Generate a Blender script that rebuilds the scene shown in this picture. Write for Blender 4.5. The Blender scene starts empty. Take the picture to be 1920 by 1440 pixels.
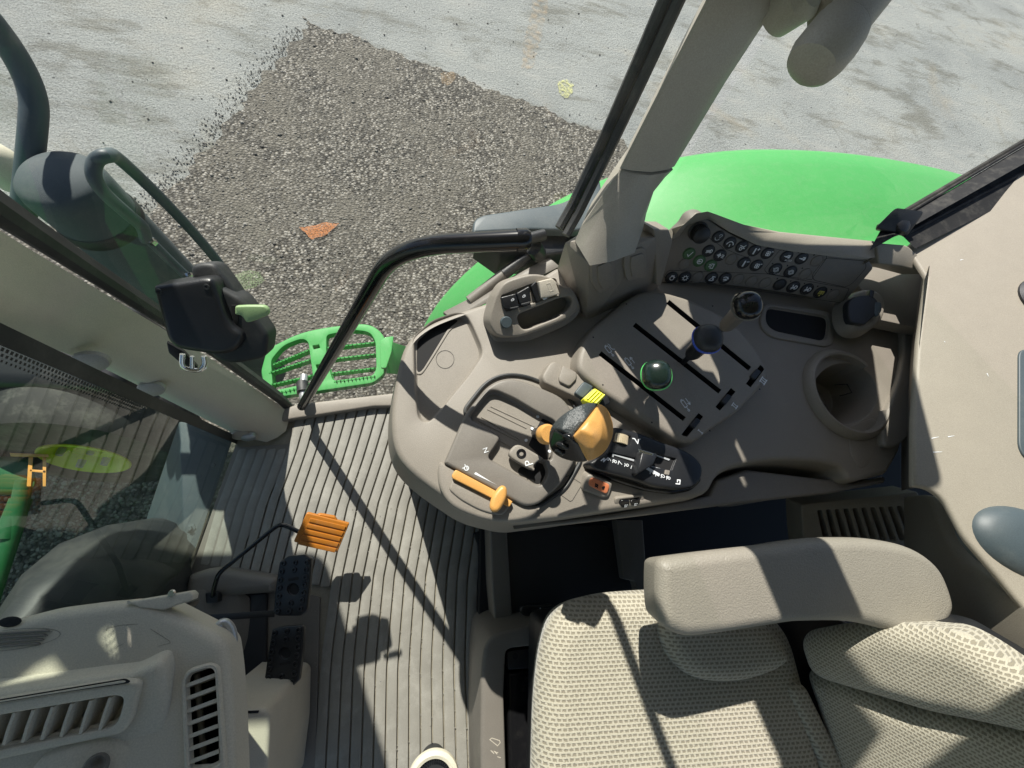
import bpy, bmesh, math, random
from mathutils import Vector, Matrix
from mathutils.geometry import delaunay_2d_cdt
random.seed(7)
R = math.radians
sc = bpy.context.scene
COL = sc.collection
# ------------------------------------------------------------------ camera
F = 760.0; H = 1.3
def _n(v): return Vector(v).normalized()
down = _n((-150, -264, -F)); CZ = -down
CX = (Vector((1, 0, 0)) - down * down.x).normalized()
CY = CZ.cross(CX)
CAMP = Vector((0, 0, H))
def ray(px, py):
    d = Vector((px - 960, 720 - py, -F))
    return Vector((d.dot(CX), d.dot(CY), d.dot(CZ)))
def W(px, py, z):
    w = ray(px, py); t = (z - H) / w.z
    return Vector((w.x * t, w.y * t, z))
cam = bpy.data.cameras.new('camera'); co = bpy.data.objects.new('camera', cam); COL.objects.link(co)
# camera axes in world coordinates
M = Matrix((( CX.x, CX.y, CX.z), (CY.x, CY.y, CY.z), (CZ.x, CZ.y, CZ.z)))
co.matrix_world = Matrix.Translation(CAMP) @ M.to_4x4()
cam.sensor_width = 36; cam.lens = F / 1920 * 36; cam.clip_end = 1500; cam.clip_start = 0.01
sc.camera = co
# ------------------------------------------------------------------ frames
class Fr:
    def __init__(s, o, n, e1=None):
        s.o = Vector(o); s.n = Vector(n).normalized()
        if e1 is None: e1 = Vector((1, 0, 0))
        s.e1 = (e1 - s.n * e1.dot(s.n)).normalized(); s.e2 = s.n.cross(s.e1)
    def hit(s, px, py, *_):
        d = ray(px, py); t = (s.o - CAMP).dot(s.n) / d.dot(s.n)
        return CAMP + d * t
    def uv(s, px, py, *_):
        p = s.hit(px, py) - s.o; return (p.dot(s.e1), p.dot(s.e2))
    def w(s, u, v, h=0.0): return s.o + s.e1 * u + s.e2 * v + s.n * h
    def up(s, h): return Fr(s.o + s.n * h, s.n, s.e1)
def FZ(z): return Fr((0, 0, z), (0, 0, 1))
def F3(a, b, c):
    n = (b - a).cross(c - a).normalized()
    if n.dot(CAMP - a) < 0: n = -n
    return Fr(a, n)
# ------------------------------------------------------------------ objects
def wloc(o):
    v = Vector((0, 0, 0))
    while o: v += o.location; o = o.parent
    return v
def tag(o, label=None, cat=None, group=None, kind=None):
    if label: o['label'] = label
    if cat: o['category'] = cat
    if group: o['group'] = group
    if kind: o['kind'] = kind
    return o
def T(name, label, cat, loc=(0, 0, 0), group=None, parent=None):
    o = bpy.data.objects.new(name, None); COL.objects.link(o); o.location = loc
    if parent: o.parent = parent; o.location = Vector(loc) - wloc(parent)
    o.empty_display_size = .05
    return tag(o, label, cat, group)
def link(name, bm, mats, parent=None, smooth=True, ang=38, label=None):
    if not isinstance(mats, (list, tuple)): mats = [mats]
    me = bpy.data.meshes.new(name)
    off = wloc(parent) if parent else Vector((0, 0, 0))
    if off.length: bmesh.ops.translate(bm, verts=bm.verts, vec=-off)
    bm.to_mesh(me); bm.free()
    for m in mats: me.materials.append(m)
    if smooth: me.set_sharp_from_angle(angle=R(ang))
    o = bpy.data.objects.new(name, me); COL.objects.link(o)
    if parent: o.parent = parent
    if label: o['label'] = label
    return o
# ------------------------------------------------------------------ 2D helpers
def rnd(pts, r=0, n=5):
    """round polygon corners; a point may carry its own radius as third value"""
    if r == 0 and all(len(p) < 3 for p in pts): return [tuple(p[:2]) for p in pts]
    out = []; N = len(pts)
    for i, p in enumerate(pts):
        rr = p[2] if len(p) > 2 else r
        P = Vector(p[:2]); A = Vector(pts[i - 1][:2]); B = Vector(pts[(i + 1) % N][:2])
        la = (A - P).length; lb = (B - P).length
        ra = min(rr, la * .48); rb = min(rr, lb * .48)
        if min(ra, rb) < 1e-6: out.append(tuple(P)); continue
        a = P + (A - P) * (ra / la); b = P + (B - P) * (rb / lb)
        for k in range(n + 1):
            t = k / n
            q = a * (1 - t) ** 2 + P * 2 * t * (1 - t) + b * t * t
            out.append(tuple(q))
    return out
def smoothpoly(pts, n=4):
    """closed Catmull-Rom through points"""
    out = []; N = len(pts)
    for i in range(N):
        p0, p1, p2, p3 = [Vector(pts[(i + k) % N][:2]) for k in (-1, 0, 1, 2)]
        for k in range(n):
            t = k / n
            q = .5 * ((2 * p1) + (-p0 + p2) * t + (2 * p0 - 5 * p1 + 4 * p2 - p3) * t * t + (-p0 + 3 * p1 - 3 * p2 + p3) * t ** 3)
            out.append(tuple(q))
    return out
def area(p): return sum(p[i - 1][0] * p[i][1] - p[i][0] * p[i - 1][1] for i in range(len(p))) / 2
def clean(p, eps=1e-5):
    out = []
    for q in p:
        if not out or (Vector(q) - Vector(out[-1])).length > eps: out.append(q)
    if (Vector(out[0]) - Vector(out[-1])).length < eps: out.pop()
    return out
def inset(p, d):
    """positive d moves the boundary inward (ccw polygon)"""
    out = []; N = len(p)
    for i in range(N):
        P = Vector(p[i]); a = (P - Vector(p[i - 1])); b = (Vector(p[(i + 1) % N]) - P)
        a = a.normalized() if a.length > 1e-9 else b.normalized(); b = b.normalized() if b.length > 1e-9 else a
        na = Vector((-a.y, a.x)); nb = Vector((-b.y, b.x)); m = na + nb
        if m.length < 1e-6: m = na
        m.normalize(); c = max(.45, m.dot(na)); out.append(tuple(P + m * (d / c)))
    return out
def bridge(bm, A, B, smooth=True, mi=0):
    n = len(A)
    for i in range(n):
        j = (i + 1) % n
        try:
            f = bm.faces.new((A[i], A[j], B[j], B[i])); f.smooth = smooth; f.material_index = mi
        except ValueError: pass
def pin(x, y, P):
    c = False
    for i in range(len(P)):
        (x1, y1), (x2, y2) = P[i - 1], P[i]
        if (y1 > y) != (y2 > y) and x < (x2 - x1) * (y - y1) / (y2 - y1) + x1: c = not c
    return c
def fill(bm, loops, mi=0, nrm=None, smooth=False):
    """fills the first loop minus the others (all planar, facing nrm)"""
    f_ = Fr(loops[0][0].co, nrm)
    L2 = [[Vector(((v.co - f_.o).dot(f_.e1), (v.co - f_.o).dot(f_.e2))) for v in L] for L in loops]
    pts = []; ed = []; vs = []
    for L, q in zip(loops, L2):
        b = len(pts); pts += q; vs += L; ed += [(b + i, b + (i + 1) % len(L)) for i in range(len(L))]
    V, E, Fc, ov, oe, of = delaunay_2d_cdt(pts, ed, [], 0, 1e-7, True)
    mp = []
    for i, o in enumerate(ov): mp.append(vs[o[0]] if o else bm.verts.new(f_.w(V[i].x, V[i].y, 0)))
    P = [[tuple(p) for p in q] for q in L2]
    for t in Fc:
        cx = sum(V[i].x for i in t) / 3; cy = sum(V[i].y for i in t) / 3
        if not pin(cx, cy, P[0]) or any(pin(cx, cy, h) for h in P[1:]): continue
        try: f = bm.faces.new([mp[i] for i in t])
        except ValueError: continue
        f.material_index = mi; f.smooth = smooth; f.normal_update()
        if f.normal.dot(nrm) < 0: f.normal_flip()
def slab_bm(fr, outline, thick, r=.002, segs=3, holes=(), flare=0, dome=0, uvxy=False, px=True, bm=None, mi=0, bottom=True):
    """plate lying on frame fr (its top at h=0), rounded top edge, sides going down by thick;
       holes: (outline_px, depth, lip radius, draft, floor material index)"""
    bm = bm or bmesh.new()
    P = [fr.uv(*p) for p in outline] if px else list(outline)
    P = clean(P)
    if area(P) < 0: P.reverse()
    def ring(pts, h): return [bm.verts.new(fr.w(u, v, h)) for u, v in pts]
    rings = []
    for k in range(segs + 1):
        a = k / segs * math.pi / 2
        rings.append(ring(inset(P, r * (1 - math.sin(a))), -r * (1 - math.cos(a))))
    rings.append(ring(inset(P, -flare), -thick))
    for k in range(len(rings) - 1): bridge(bm, rings[k + 1], rings[k], mi=mi)
    loops = [rings[0]]
    for hh in holes:
        out, dep, hr, draft, fm = (list(hh) + [.002, 0, 0])[:5] if len(hh) < 5 else hh
        Q = [fr.uv(*p) for p in out] if px else list(out)
        nofloor = dep < 0; dep = abs(dep)
        Q = clean(Q)
        if area(Q) < 0: Q.reverse()
        rs = []
        for k in range(4):
            a = k / 3 * math.pi / 2
            rs.append(ring(inset(Q, -hr * (1 - math.sin(a))), -hr * (1 - math.cos(a))))
        rs.append(ring(inset(Q, draft), -dep + min(hr, dep * .3)))
        rs.append(ring(inset(Q, draft + min(hr, .003)), -dep))
        for k in range(len(rs) - 1): bridge(bm, rs[k], rs[k + 1], mi=mi if k < 3 else (fm if fm >= 10 else mi) % 10)
        if not nofloor: fill(bm, [rs[-1]], fm % 10, fr.n)
        loops.append(rs[0])
    if dome and not holes:
        prev = rings[0]; base = inset(P, r)
        cen = Vector((sum(p[0] for p in base) / len(base), sum(p[1] for p in base) / len(base)))
        K = 5
        for k in range(1, K):
            s = 1 - k / K
            q = [tuple(cen + (Vector(p) - cen) * s) for p in base]
            nr = ring(q, dome * (1 - s * s)); bridge(bm, prev, nr, mi=mi); prev = nr
        c = bm.verts.new(fr.w(cen.x, cen.y, dome))
        for i in range(len(prev)):
            f = bm.faces.new((prev[i - 1], prev[i], c)); f.smooth = True; f.material_index = mi
    else:
        fill(bm, loops, mi, fr.n)
    if bottom: fill(bm, [rings[-1]], mi, -fr.n)
    # uv in metres of the frame
    uvl = bm.loops.layers.uv.verify()
    for f in bm.faces:
        for l in f.loops:
            p = l.vert.co - fr.o; l[uvl].uv = (p.dot(fr.e1) * 1.35, p.dot(fr.e2) * 1.35) if uvxy else (p.dot(fr.e1), p.dot(fr.e2))
    return bm
def slab(name, fr, outline, thick, mat, parent=None, label=None, ang=38, **k):
    return link(name, slab_bm(fr, outline, thick, **k), mat, parent, label=label, ang=ang)
def catmull(P, n=6):
    P = [Vector(p) for p in P]
    if len(P) < 3: return P
    out = []
    Q = [P[0] * 2 - P[1]] + P + [P[-1] * 2 - P[-2]]
    for i in range(1, len(Q) - 2):
        p0, p1, p2, p3 = Q[i - 1:i + 3]
        for k in range(n):
            t = k / n
            out.append(.5 * ((2 * p1) + (-p0 + p2) * t + (2 * p0 - 5 * p1 + 4 * p2 - p3) * t * t + (-p0 + 3 * p1 - 3 * p2 + p3) * t ** 3))
    out.append(P[-1]); return out
def bend(P, r, n=6):
    """polyline in 3D with rounded corners of size r"""
    P = [Vector(p) for p in P]; out = [P[0]]
    for i in range(1, len(P) - 1):
        A, C, B = P[i - 1], P[i], P[i + 1]
        ra = min(r, (A - C).length * .49); rb = min(r, (B - C).length * .49)
        a = C + (A - C).normalized() * ra; b = C + (B - C).normalized() * rb
        for k in range(n + 1):
            t = k / n; out.append(a * (1 - t) ** 2 + C * 2 * t * (1 - t) + b * t * t)
    out.append(P[-1]); return out
def tube_bm(path, rad, seg=16, bm=None, cap=True, mi=0, flat=1.0, ref=None):
    bm = bm or bmesh.new()
    path = [Vector(p) for p in path]; N = len(path)
    if not isinstance(rad, (list, tuple)): rad = [rad] * N
    t = (path[1] - path[0]).normalized()
    a = Vector(ref) if ref else (Vector((0, 0, 1)) if abs(t.z) < .9 else Vector((1, 0, 0)))
    x = (a - t * a.dot(t)).normalized()
    rings = []
    for i in range(N):
        if i == 0: t = path[1] - path[0]
        elif i == N - 1: t = path[-1] - path[-2]
        else: t = path[i + 1] - path[i - 1]
        t.normalize(); x = (x - t * x.dot(t)).normalized(); y = t.cross(x)
        rings.append([bm.verts.new(path[i] + x * math.cos(q) * rad[i] * flat + y * math.sin(q) * rad[i]) for q in [2 * math.pi * k / seg for k in range(seg)]])
    for i in range(N - 1): bridge(bm, rings[i], rings[i + 1], mi=mi)
    if cap:
        for L, s in ((rings[0], -1), (rings[-1], 1)):
            f = bm.faces.new(L if s > 0 else list(reversed(L))); f.material_index = mi
    return bm
def melt(o, vox=.0016, it=10):
    """rounds a hard hull into a moulded form"""
    m = o.modifiers.new('remesh', 'REMESH'); m.mode = 'VOXEL'; m.voxel_size = vox; m.use_smooth_shade = True
    m = o.modifiers.new('smooth', 'SMOOTH'); m.factor = .6; m.iterations = it
    return o
def tube(name, path, rad, mat, parent=None, seg=16, label=None, **k):
    return link(name, tube_bm(path, rad, seg, **k), mat, parent, label=label)
def revolve_bm(o, axis, prof, seg=28, bm=None, mi=0, sq=0.0, e1=None, sx=1.0, sy=1.0):
    """profile of (radius, height) about axis; sq>0 squares the section"""
    bm = bm or bmesh.new(); fr = Fr(o, axis, e1)
    prev = None
    for r, h in prof:
        if r < 1e-6:
            c = bm.verts.new(fr.w(0, 0, h))
            if prev:
                for i in range(seg):
                    f = bm.faces.new((prev[i - 1], prev[i], c)); f.smooth = True; f.material_index = mi
            prev = [c]; continue
        L = []
        for k in range(seg):
            a = 2 * math.pi * k / seg; c_, s_ = math.cos(a), math.sin(a)
            m = 1.0
            if sq: m = (abs(c_) ** (2 + sq) + abs(s_) ** (2 + sq)) ** (-1 / (2 + sq))
            L.append(bm.verts.new(fr.w(c_ * r * m * sx, s_ * r * m * sy, h)))
        if prev:
            if len(prev) == 1:
                for i in range(seg):
                    f = bm.faces.new((L[i], L[i - 1], prev[0])); f.smooth = True; f.material_index = mi
            else: bridge(bm, prev, L, mi=mi)
        prev = L
    return bm
def revolve(name, o, axis, prof, mat, parent=None, label=None, **k):
    bm = revolve_bm(o, axis, prof, **k); bmesh.ops.recalc_face_normals(bm, faces=bm.faces)
    return link(name, bm, mat, parent, label=label)
def loft_bm(rings, closed=True, bm=None, mi=0, caps=True, uvs=True):
    bm = bm or bmesh.new(); V = [[bm.verts.new(p) for p in r] for r in rings]
    uvl = bm.loops.layers.uv.verify()
    n = len(V[0])
    S = [0.0]
    for i in range(1, len(rings)): S.append(S[-1] + (Vector(rings[i][n // 2]) - Vector(rings[i - 1][n // 2])).length)
    def arc(r):
        a = [0.0]
        for k in range(1, len(r)): a.append(a[-1] + (Vector(r[k]) - Vector(r[k - 1])).length)
        return a
    AR = [arc(r) for r in rings]
    for i in range(len(V) - 1):
        for k in range(n if closed else n - 1):
            j = (k + 1) % n
            f = bm.faces.new((V[i][k], V[i][j], V[i + 1][j], V[i + 1][k])); f.smooth = True; f.material_index = mi
            uu = [(AR[i][k], S[i]), (AR[i][j], S[i]), (AR[i + 1][j], S[i + 1]), (AR[i + 1][k], S[i + 1])]
            for l, q in zip(f.loops, uu): l[uvl].uv = q
    if closed and caps:
        bm.faces.new(V[0]); bm.faces.new(list(reversed(V[-1])))
    return bm
def loft(name, rings, mat, parent=None, label=None, closed=True, ang=38, recalc=True, **k):
    bm = loft_bm(rings, closed, **k)
    if recalc: bmesh.ops.recalc_face_normals(bm, faces=bm.faces)
    return link(name, bm, mat, parent, label=label, ang=ang)
def box_bm(c, sx, sy, sz, bm=None, rot=None, r=0, mi=0):
    bm = bm or bmesh.new()
    m = Matrix.Translation(Vector(c)) @ (rot.to_4x4() if rot else Matrix.Identity(4)) @ Matrix.Diagonal((sx, sy, sz, 1))
    g = bmesh.ops.create_cube(bm, size=1, matrix=m)
    for v in g['verts']:
        for f in v.link_faces: f.material_index = mi
    if r:
        ed = list({e for v in g['verts'] for e in v.link_edges})
        res = bmesh.ops.bevel(bm, geom=ed, offset=r, segments=2, profile=.5, affect='EDGES')
        for f in res['faces']: f.smooth = True; f.material_index = mi
    return bm
def hull(name, pts, mat, parent=None, r=0, label=None, seg=2, ang=38):
    bm = bmesh.new()
    for p in pts: bm.verts.new(p)
    res = bmesh.ops.convex_hull(bm, input=bm.verts)
    bmesh.ops.delete(bm, geom=[v for v in bm.verts if not v.link_faces], context='VERTS')
    bmesh.ops.dissolve_limit(bm, angle_limit=R(2), verts=bm.verts, edges=bm.edges)
    if r: 
        res = bmesh.ops.bevel(bm, geom=list(bm.edges), offset=r, segments=seg, profile=.5, affect='EDGES', clamp_overlap=True)
        for f in (bm.faces if ang > 40 else res['faces']): f.smooth = True
    return link(name, bm, mat, parent, label=label, ang=ang)
def strokes_bm(fr, cx, cy, dx, lines, wpx=1.3, h=.0006, bm=None, sz=1.0):
    """flat raised pen strokes: glyph units, x axis along the pixel vector dx"""
    bm = bm or bmesh.new()
    o = Vector(fr.uv(cx, cy)); ex = Vector(fr.uv(cx + dx[0], cy + dx[1])) - o
    ey = Vector((-ex.y, ex.x)); w = ex.length * wpx / Vector(dx).length / 2
    for L in lines:
        Q = [o + ex * p[0] * sz + ey * p[1] * sz for p in L]
        for i in range(len(Q) - 1):
            a, b = Q[i], Q[i + 1]; d = (b - a)
            if d.length < 1e-7: continue
            d.normalize(); nn = Vector((-d.y, d.x)) * w; e = d * w * .5
            hh = h + .00002 * (i % 7)
            vs = [bm.verts.new(fr.w(p.x, p.y, hh)) for p in (a - e - nn, b + e - nn, b + e + nn, a - e + nn)]
            bm.faces.new(vs)
    return bm
def circ(x, y, r, n=12, a0=0, a1=360, sy=1):
    return [(x + r * math.cos(R(a0 + (a1 - a0) * k / n)), y + r * sy * math.sin(R(a0 + (a1 - a0) * k / n))) for k in range(n + 1)]
def text(name, s, fr, p0, p1, mat, parent, h=.0006, heightpx=None, bold=0.0):
    """letters lying on the frame; the baseline runs from pixel p0 to p1"""
    cu = bpy.data.curves.new('t', 'FONT'); cu.body = s; cu.size = 1; cu.resolution_u = 3; cu.offset = bold
    ob = bpy.data.objects.new('t', cu); COL.objects.link(ob)
    dg = bpy.context.evaluated_depsgraph_get(); me = bpy.data.meshes.new_from_object(ob.evaluated_get(dg))
    bpy.data.objects.remove(ob)
    bm = bmesh.new(); bm.from_mesh(me); bpy.data.meshes.remove(me)
    xs = [v.co.x for v in bm.verts]; x0, x1 = min(xs), max(xs)
    a = fr.hit(*p0) + fr.n * h; b = fr.hit(*p1) + fr.n * h
    ex = (b - a); L = ex.length; ex.normalize(); ey = fr.n.cross(ex); k = L / (x1 - x0)
    for v in bm.verts:
        c = v.co.copy(); v.co = a + ex * (c.x - x0) * k + ey * c.y * k
    for f in bm.faces:
        f.normal_update()
        if f.normal.dot(fr.n) < 0: f.normal_flip()
    return link(name, bm, mat, parent, smooth=False)
# ------------------------------------------------------------------ materials
def mat(name, rgb, rough=.5, metal=0.0, bump=0.0, bscale=500, var=.06, vscale=25, spec=.5, coat=0.0, dust=0.0, dscale=14, dcol=(.42, .40, .34), rvar=.0, grain=.06, gscale=650):
    m = bpy.data.materials.new(name); m.use_nodes = True; nt = m.node_tree; N = nt.nodes; Lk = nt.links
    b = N['Principled BSDF']; b.inputs['Roughness'].default_value = rough; b.inputs['Metallic'].default_value = metal
    b.inputs['Specular IOR Level'].default_value = spec; b.inputs['Coat Weight'].default_value = coat
    tc = N.new('ShaderNodeTexCoord')
    nz = N.new('ShaderNodeTexNoise'); nz.inputs['Scale'].default_value = vscale; nz.inputs['Detail'].default_value = 5
    Lk.new(tc.outputs['Object'], nz.inputs['Vector'])
    mx = N.new('ShaderNodeMix'); mx.data_type = 'RGBA'
    mx.inputs[6].default_value = tuple(c * (1 - var) for c in rgb) + (1,); mx.inputs[7].default_value = tuple(min(1, c * (1 + var)) for c in rgb) + (1,)
    Lk.new(nz.outputs['Fac'], mx.inputs[0]); out = mx.outputs[2]
    if dust:
        n2 = N.new('ShaderNodeTexNoise'); n2.inputs['Scale'].default_value = dscale; n2.inputs['Detail'].default_value = 9; n2.inputs['Roughness'].default_value = .75
        Lk.new(tc.outputs['Object'], n2.inputs['Vector'])
        cr = N.new('ShaderNodeValToRGB'); cr.color_ramp.elements[0].position = .48; cr.color_ramp.elements[1].position = .75
        cr.color_ramp.elements[1].color = (dust, dust, dust, 1); Lk.new(n2.outputs['Fac'], cr.inputs[0])
        m2 = N.new('ShaderNodeMix'); m2.data_type = 'RGBA'; m2.inputs[7].default_value = dcol + (1,)
        Lk.new(cr.outputs[0], m2.inputs[0]); Lk.new(out, m2.inputs[6]); out = m2.outputs[2]
    if grain:
        n4 = N.new('ShaderNodeTexNoise'); n4.inputs['Scale'].default_value = gscale; n4.inputs['Detail'].default_value = 2
        Lk.new(tc.outputs['Object'], n4.inputs['Vector'])
        m4 = N.new('ShaderNodeMapRange'); m4.inputs[1].default_value = .3; m4.inputs[2].default_value = .7; m4.inputs[3].default_value = 1 - grain * 1.6; m4.inputs[4].default_value = 1 + grain * 1.6
        Lk.new(n4.outputs['Fac'], m4.inputs[0])
        vm = N.new('ShaderNodeVectorMath'); vm.operation = 'SCALE'; Lk.new(out, vm.inputs[0]); Lk.new(m4.outputs[0], vm.inputs['Scale']); out = vm.outputs[0]
    Lk.new(out, b.inputs['Base Color'])
    if rvar:
        mr = N.new('ShaderNodeMapRange'); mr.inputs['To Min'].default_value = max(0, rough - rvar); mr.inputs['To Max'].default_value = min(1, rough + rvar)
        Lk.new(nz.outputs['Fac'], mr.inputs['Value']); Lk.new(mr.outputs[0], b.inputs['Roughness'])
    if bump:
        n3 = N.new('ShaderNodeTexNoise'); n3.inputs['Scale'].default_value = bscale; n3.inputs['Detail'].default_value = 3
        Lk.new(tc.outputs['Object'], n3.inputs['Vector'])
        bp = N.new('ShaderNodeBump'); bp.inputs['Strength'].default_value = bump; bp.inputs['Distance'].default_value = .001
        Lk.new(n3.outputs['Fac'], bp.inputs['Height']); Lk.new(bp.outputs[0], b.inputs['Normal'])
    return m
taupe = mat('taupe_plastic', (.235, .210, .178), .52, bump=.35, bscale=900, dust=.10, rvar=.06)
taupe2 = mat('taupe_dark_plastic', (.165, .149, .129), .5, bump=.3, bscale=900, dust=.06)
beige = mat('beige_trim', (.29, .262, .213), .55, bump=.35, bscale=700, dust=.06)
pillarm = mat('pillar_trim', (.36, .335, .285), .5, bump=.3, bscale=700, dust=.05)
armm = mat('armrest_vinyl', (.245, .226, .188), .45, bump=.9, bscale=420)
dashm = mat('dash_plastic', (.50, .452, .375), .5, bump=.35, bscale=700, dust=.08)
black = mat('black_plastic', (.014, .015, .017), .38, bump=.3, bscale=600)
blackg = mat('black_gloss', (.008, .008, .009), .16, dust=.04)
rubber = mat('black_rubber', (.018, .02, .022), .55, dust=.12, dscale=8)
slate = mat('slate_paint', (.055, .075, .085), .5, dust=.12, dscale=9)
exg = mat('exhaust_grey', (.075, .092, .098), .7, spec=.25, dust=.15, dscale=9)
frontm = mat('pillar_trim_lit', (.56, .515, .425), .5, bump=.3, bscale=700, dust=.05)  # pillar trim made paler to stand in for bounced sunlight
frameb = mat('frame_black', (.022, .022, .022), .65, spec=.2, dust=.15, dscale=30)
void = mat('dark_recess', (.006, .006, .007), .8)
navy = mat('dark_panel', (.022, .024, .028), .5, bump=.2)
green = mat('green_paint', (.075, .34, .095), .5, var=.03, coat=.03, dust=.10, dscale=60, spec=.22, grain=.03)
green2 = mat('green_cast', (.015, .10, .035), .4, dust=.12)
yellow = mat('yellow_rim_paint', (.80, .70, .02), .35, coat=.3)
orange = mat('orange_plastic', (.66, .30, .06), .42, bump=.2, dust=.05)
orange2 = mat('orange_pedal', (.42, .15, .015), .42, dust=.12, dscale=30)
amber = mat('orange_lever', (.60, .31, .085), .42, dust=.10, dscale=40)
capg = mat('cap_green_reflection', (.010, .020, .016), .2)  # black cap with a green reflection mixed into its colour
coral = mat('coral_switch', (.62, .20, .09), .4)
lever_y = mat('yellow_lever', (.72, .72, .04), .4)
latchg = mat('green_latch', (.27, .40, .19), .4)
chrome = mat('chrome', (.75, .75, .72), .18, metal=1)
silver = mat('silver_paint', (.45, .46, .47), .35, metal=.6)
white = mat('white_mark', (.72, .74, .76), .6, var=.02)
dimw = mat('pale_mark', (.42, .44, .46), .6, var=.02)
yelm = mat('yellow_mark', (.62, .55, .12), .6)
gmark = mat('pale_green_mark', (.45, .60, .42), .6)
gbtn = mat('green_button', (.055, .13, .05), .45)
gring = mat('green_ring', (.12, .62, .16), .35)
bring = mat('blue_ring', (.03, .08, .50), .35)
kring = mat('dark_ring', (.13, .12, .10), .45)
cream = mat('cream_plastic', (.62, .58, .46), .45)
tan = mat('tan_wheel', (.45, .38, .26), .5)
dustm = mat('mat_groove_dust', (.27, .245, .19), .9, var=.25, vscale=60)
tyre = mat('tyre_rubber', (.02, .02, .02), .75, dust=.3, dscale=10)
# floor mat rubber
def matmat():
    m = mat('ribbed_rubber', (.245, .235, .208), .5, bump=.35, bscale=350, var=.22, vscale=14, dust=.5, dscale=16, dcol=(.42, .41, .37), rvar=.12)
    return m
matm = matmat()
def fabric():
    m = bpy.data.materials.new('woven_fabric'); m.use_nodes = True; nt = m.node_tree; N = nt.nodes; L = nt.links
    b = N['Principled BSDF']; b.inputs['Roughness'].default_value = .9; b.inputs['Specular IOR Level'].default_value = .15
    b.inputs['Sheen Weight'].default_value = .3
    tc = N.new('ShaderNodeTexCoord')
    nz = N.new('ShaderNodeTexNoise'); nz.inputs['Scale'].default_value = 420; nz.inputs['Detail'].default_value = 3
    L.new(tc.outputs['UV'], nz.inputs['Vector'])
    sub = N.new('ShaderNodeVectorMath'); sub.operation = 'MULTIPLY_ADD'; sub.inputs[1].default_value = (.0036, .0036, 0); L.new(nz.outputs['Color'], sub.inputs[0])
    L.new(tc.outputs['UV'], sub.inputs[2])
    br = N.new('ShaderNodeTexBrick'); br.inputs['Scale'].default_value = 50; br.inputs['Brick Width'].default_value = .42; br.inputs['Row Height'].default_value = .30
    br.inputs['Mortar Size'].default_value = .09; br.inputs['Mortar Smooth'].default_value = .5; br.offset = .5
    L.new(sub.outputs[0], br.inputs['Vector'])
    n2 = N.new('ShaderNodeTexNoise'); n2.inputs['Scale'].default_value = 900; n2.inputs['Detail'].default_value = 2; L.new(tc.outputs['UV'], n2.inputs['Vector'])
    mx = N.new('ShaderNodeMix'); mx.data_type = 'RGBA'; mx.inputs[6].default_value = (.35, .322, .25, 1); mx.inputs[7].default_value = (.54, .505, .41, 1)
    L.new(n2.outputs['Fac'], mx.inputs[0])
    m2 = N.new('ShaderNodeMix'); m2.data_type = 'RGBA'; m2.inputs[6].default_value = (.25, .225, .17, 1)
    L.new(br.outputs['Fac'], m2.inputs[0]); L.new(mx.outputs[2], m2.inputs[7]); L.new(m2.outputs[2], b.inputs['Base Color'])
    ad = N.new('ShaderNodeMath'); ad.operation = 'MULTIPLY_ADD'; ad.inputs[1].default_value = .5; L.new(n2.outputs['Fac'], ad.inputs[0]); L.new(br.outputs['Fac'], ad.inputs[2])
    bp = N.new('ShaderNodeBump'); bp.inputs['Strength'].default_value = .8; bp.inputs['Distance'].default_value = .0016
    L.new(ad.outputs[0], bp.inputs['Height']); L.new(bp.outputs[0], b.inputs['Normal'])
    return m
fab = fabric()
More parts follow.
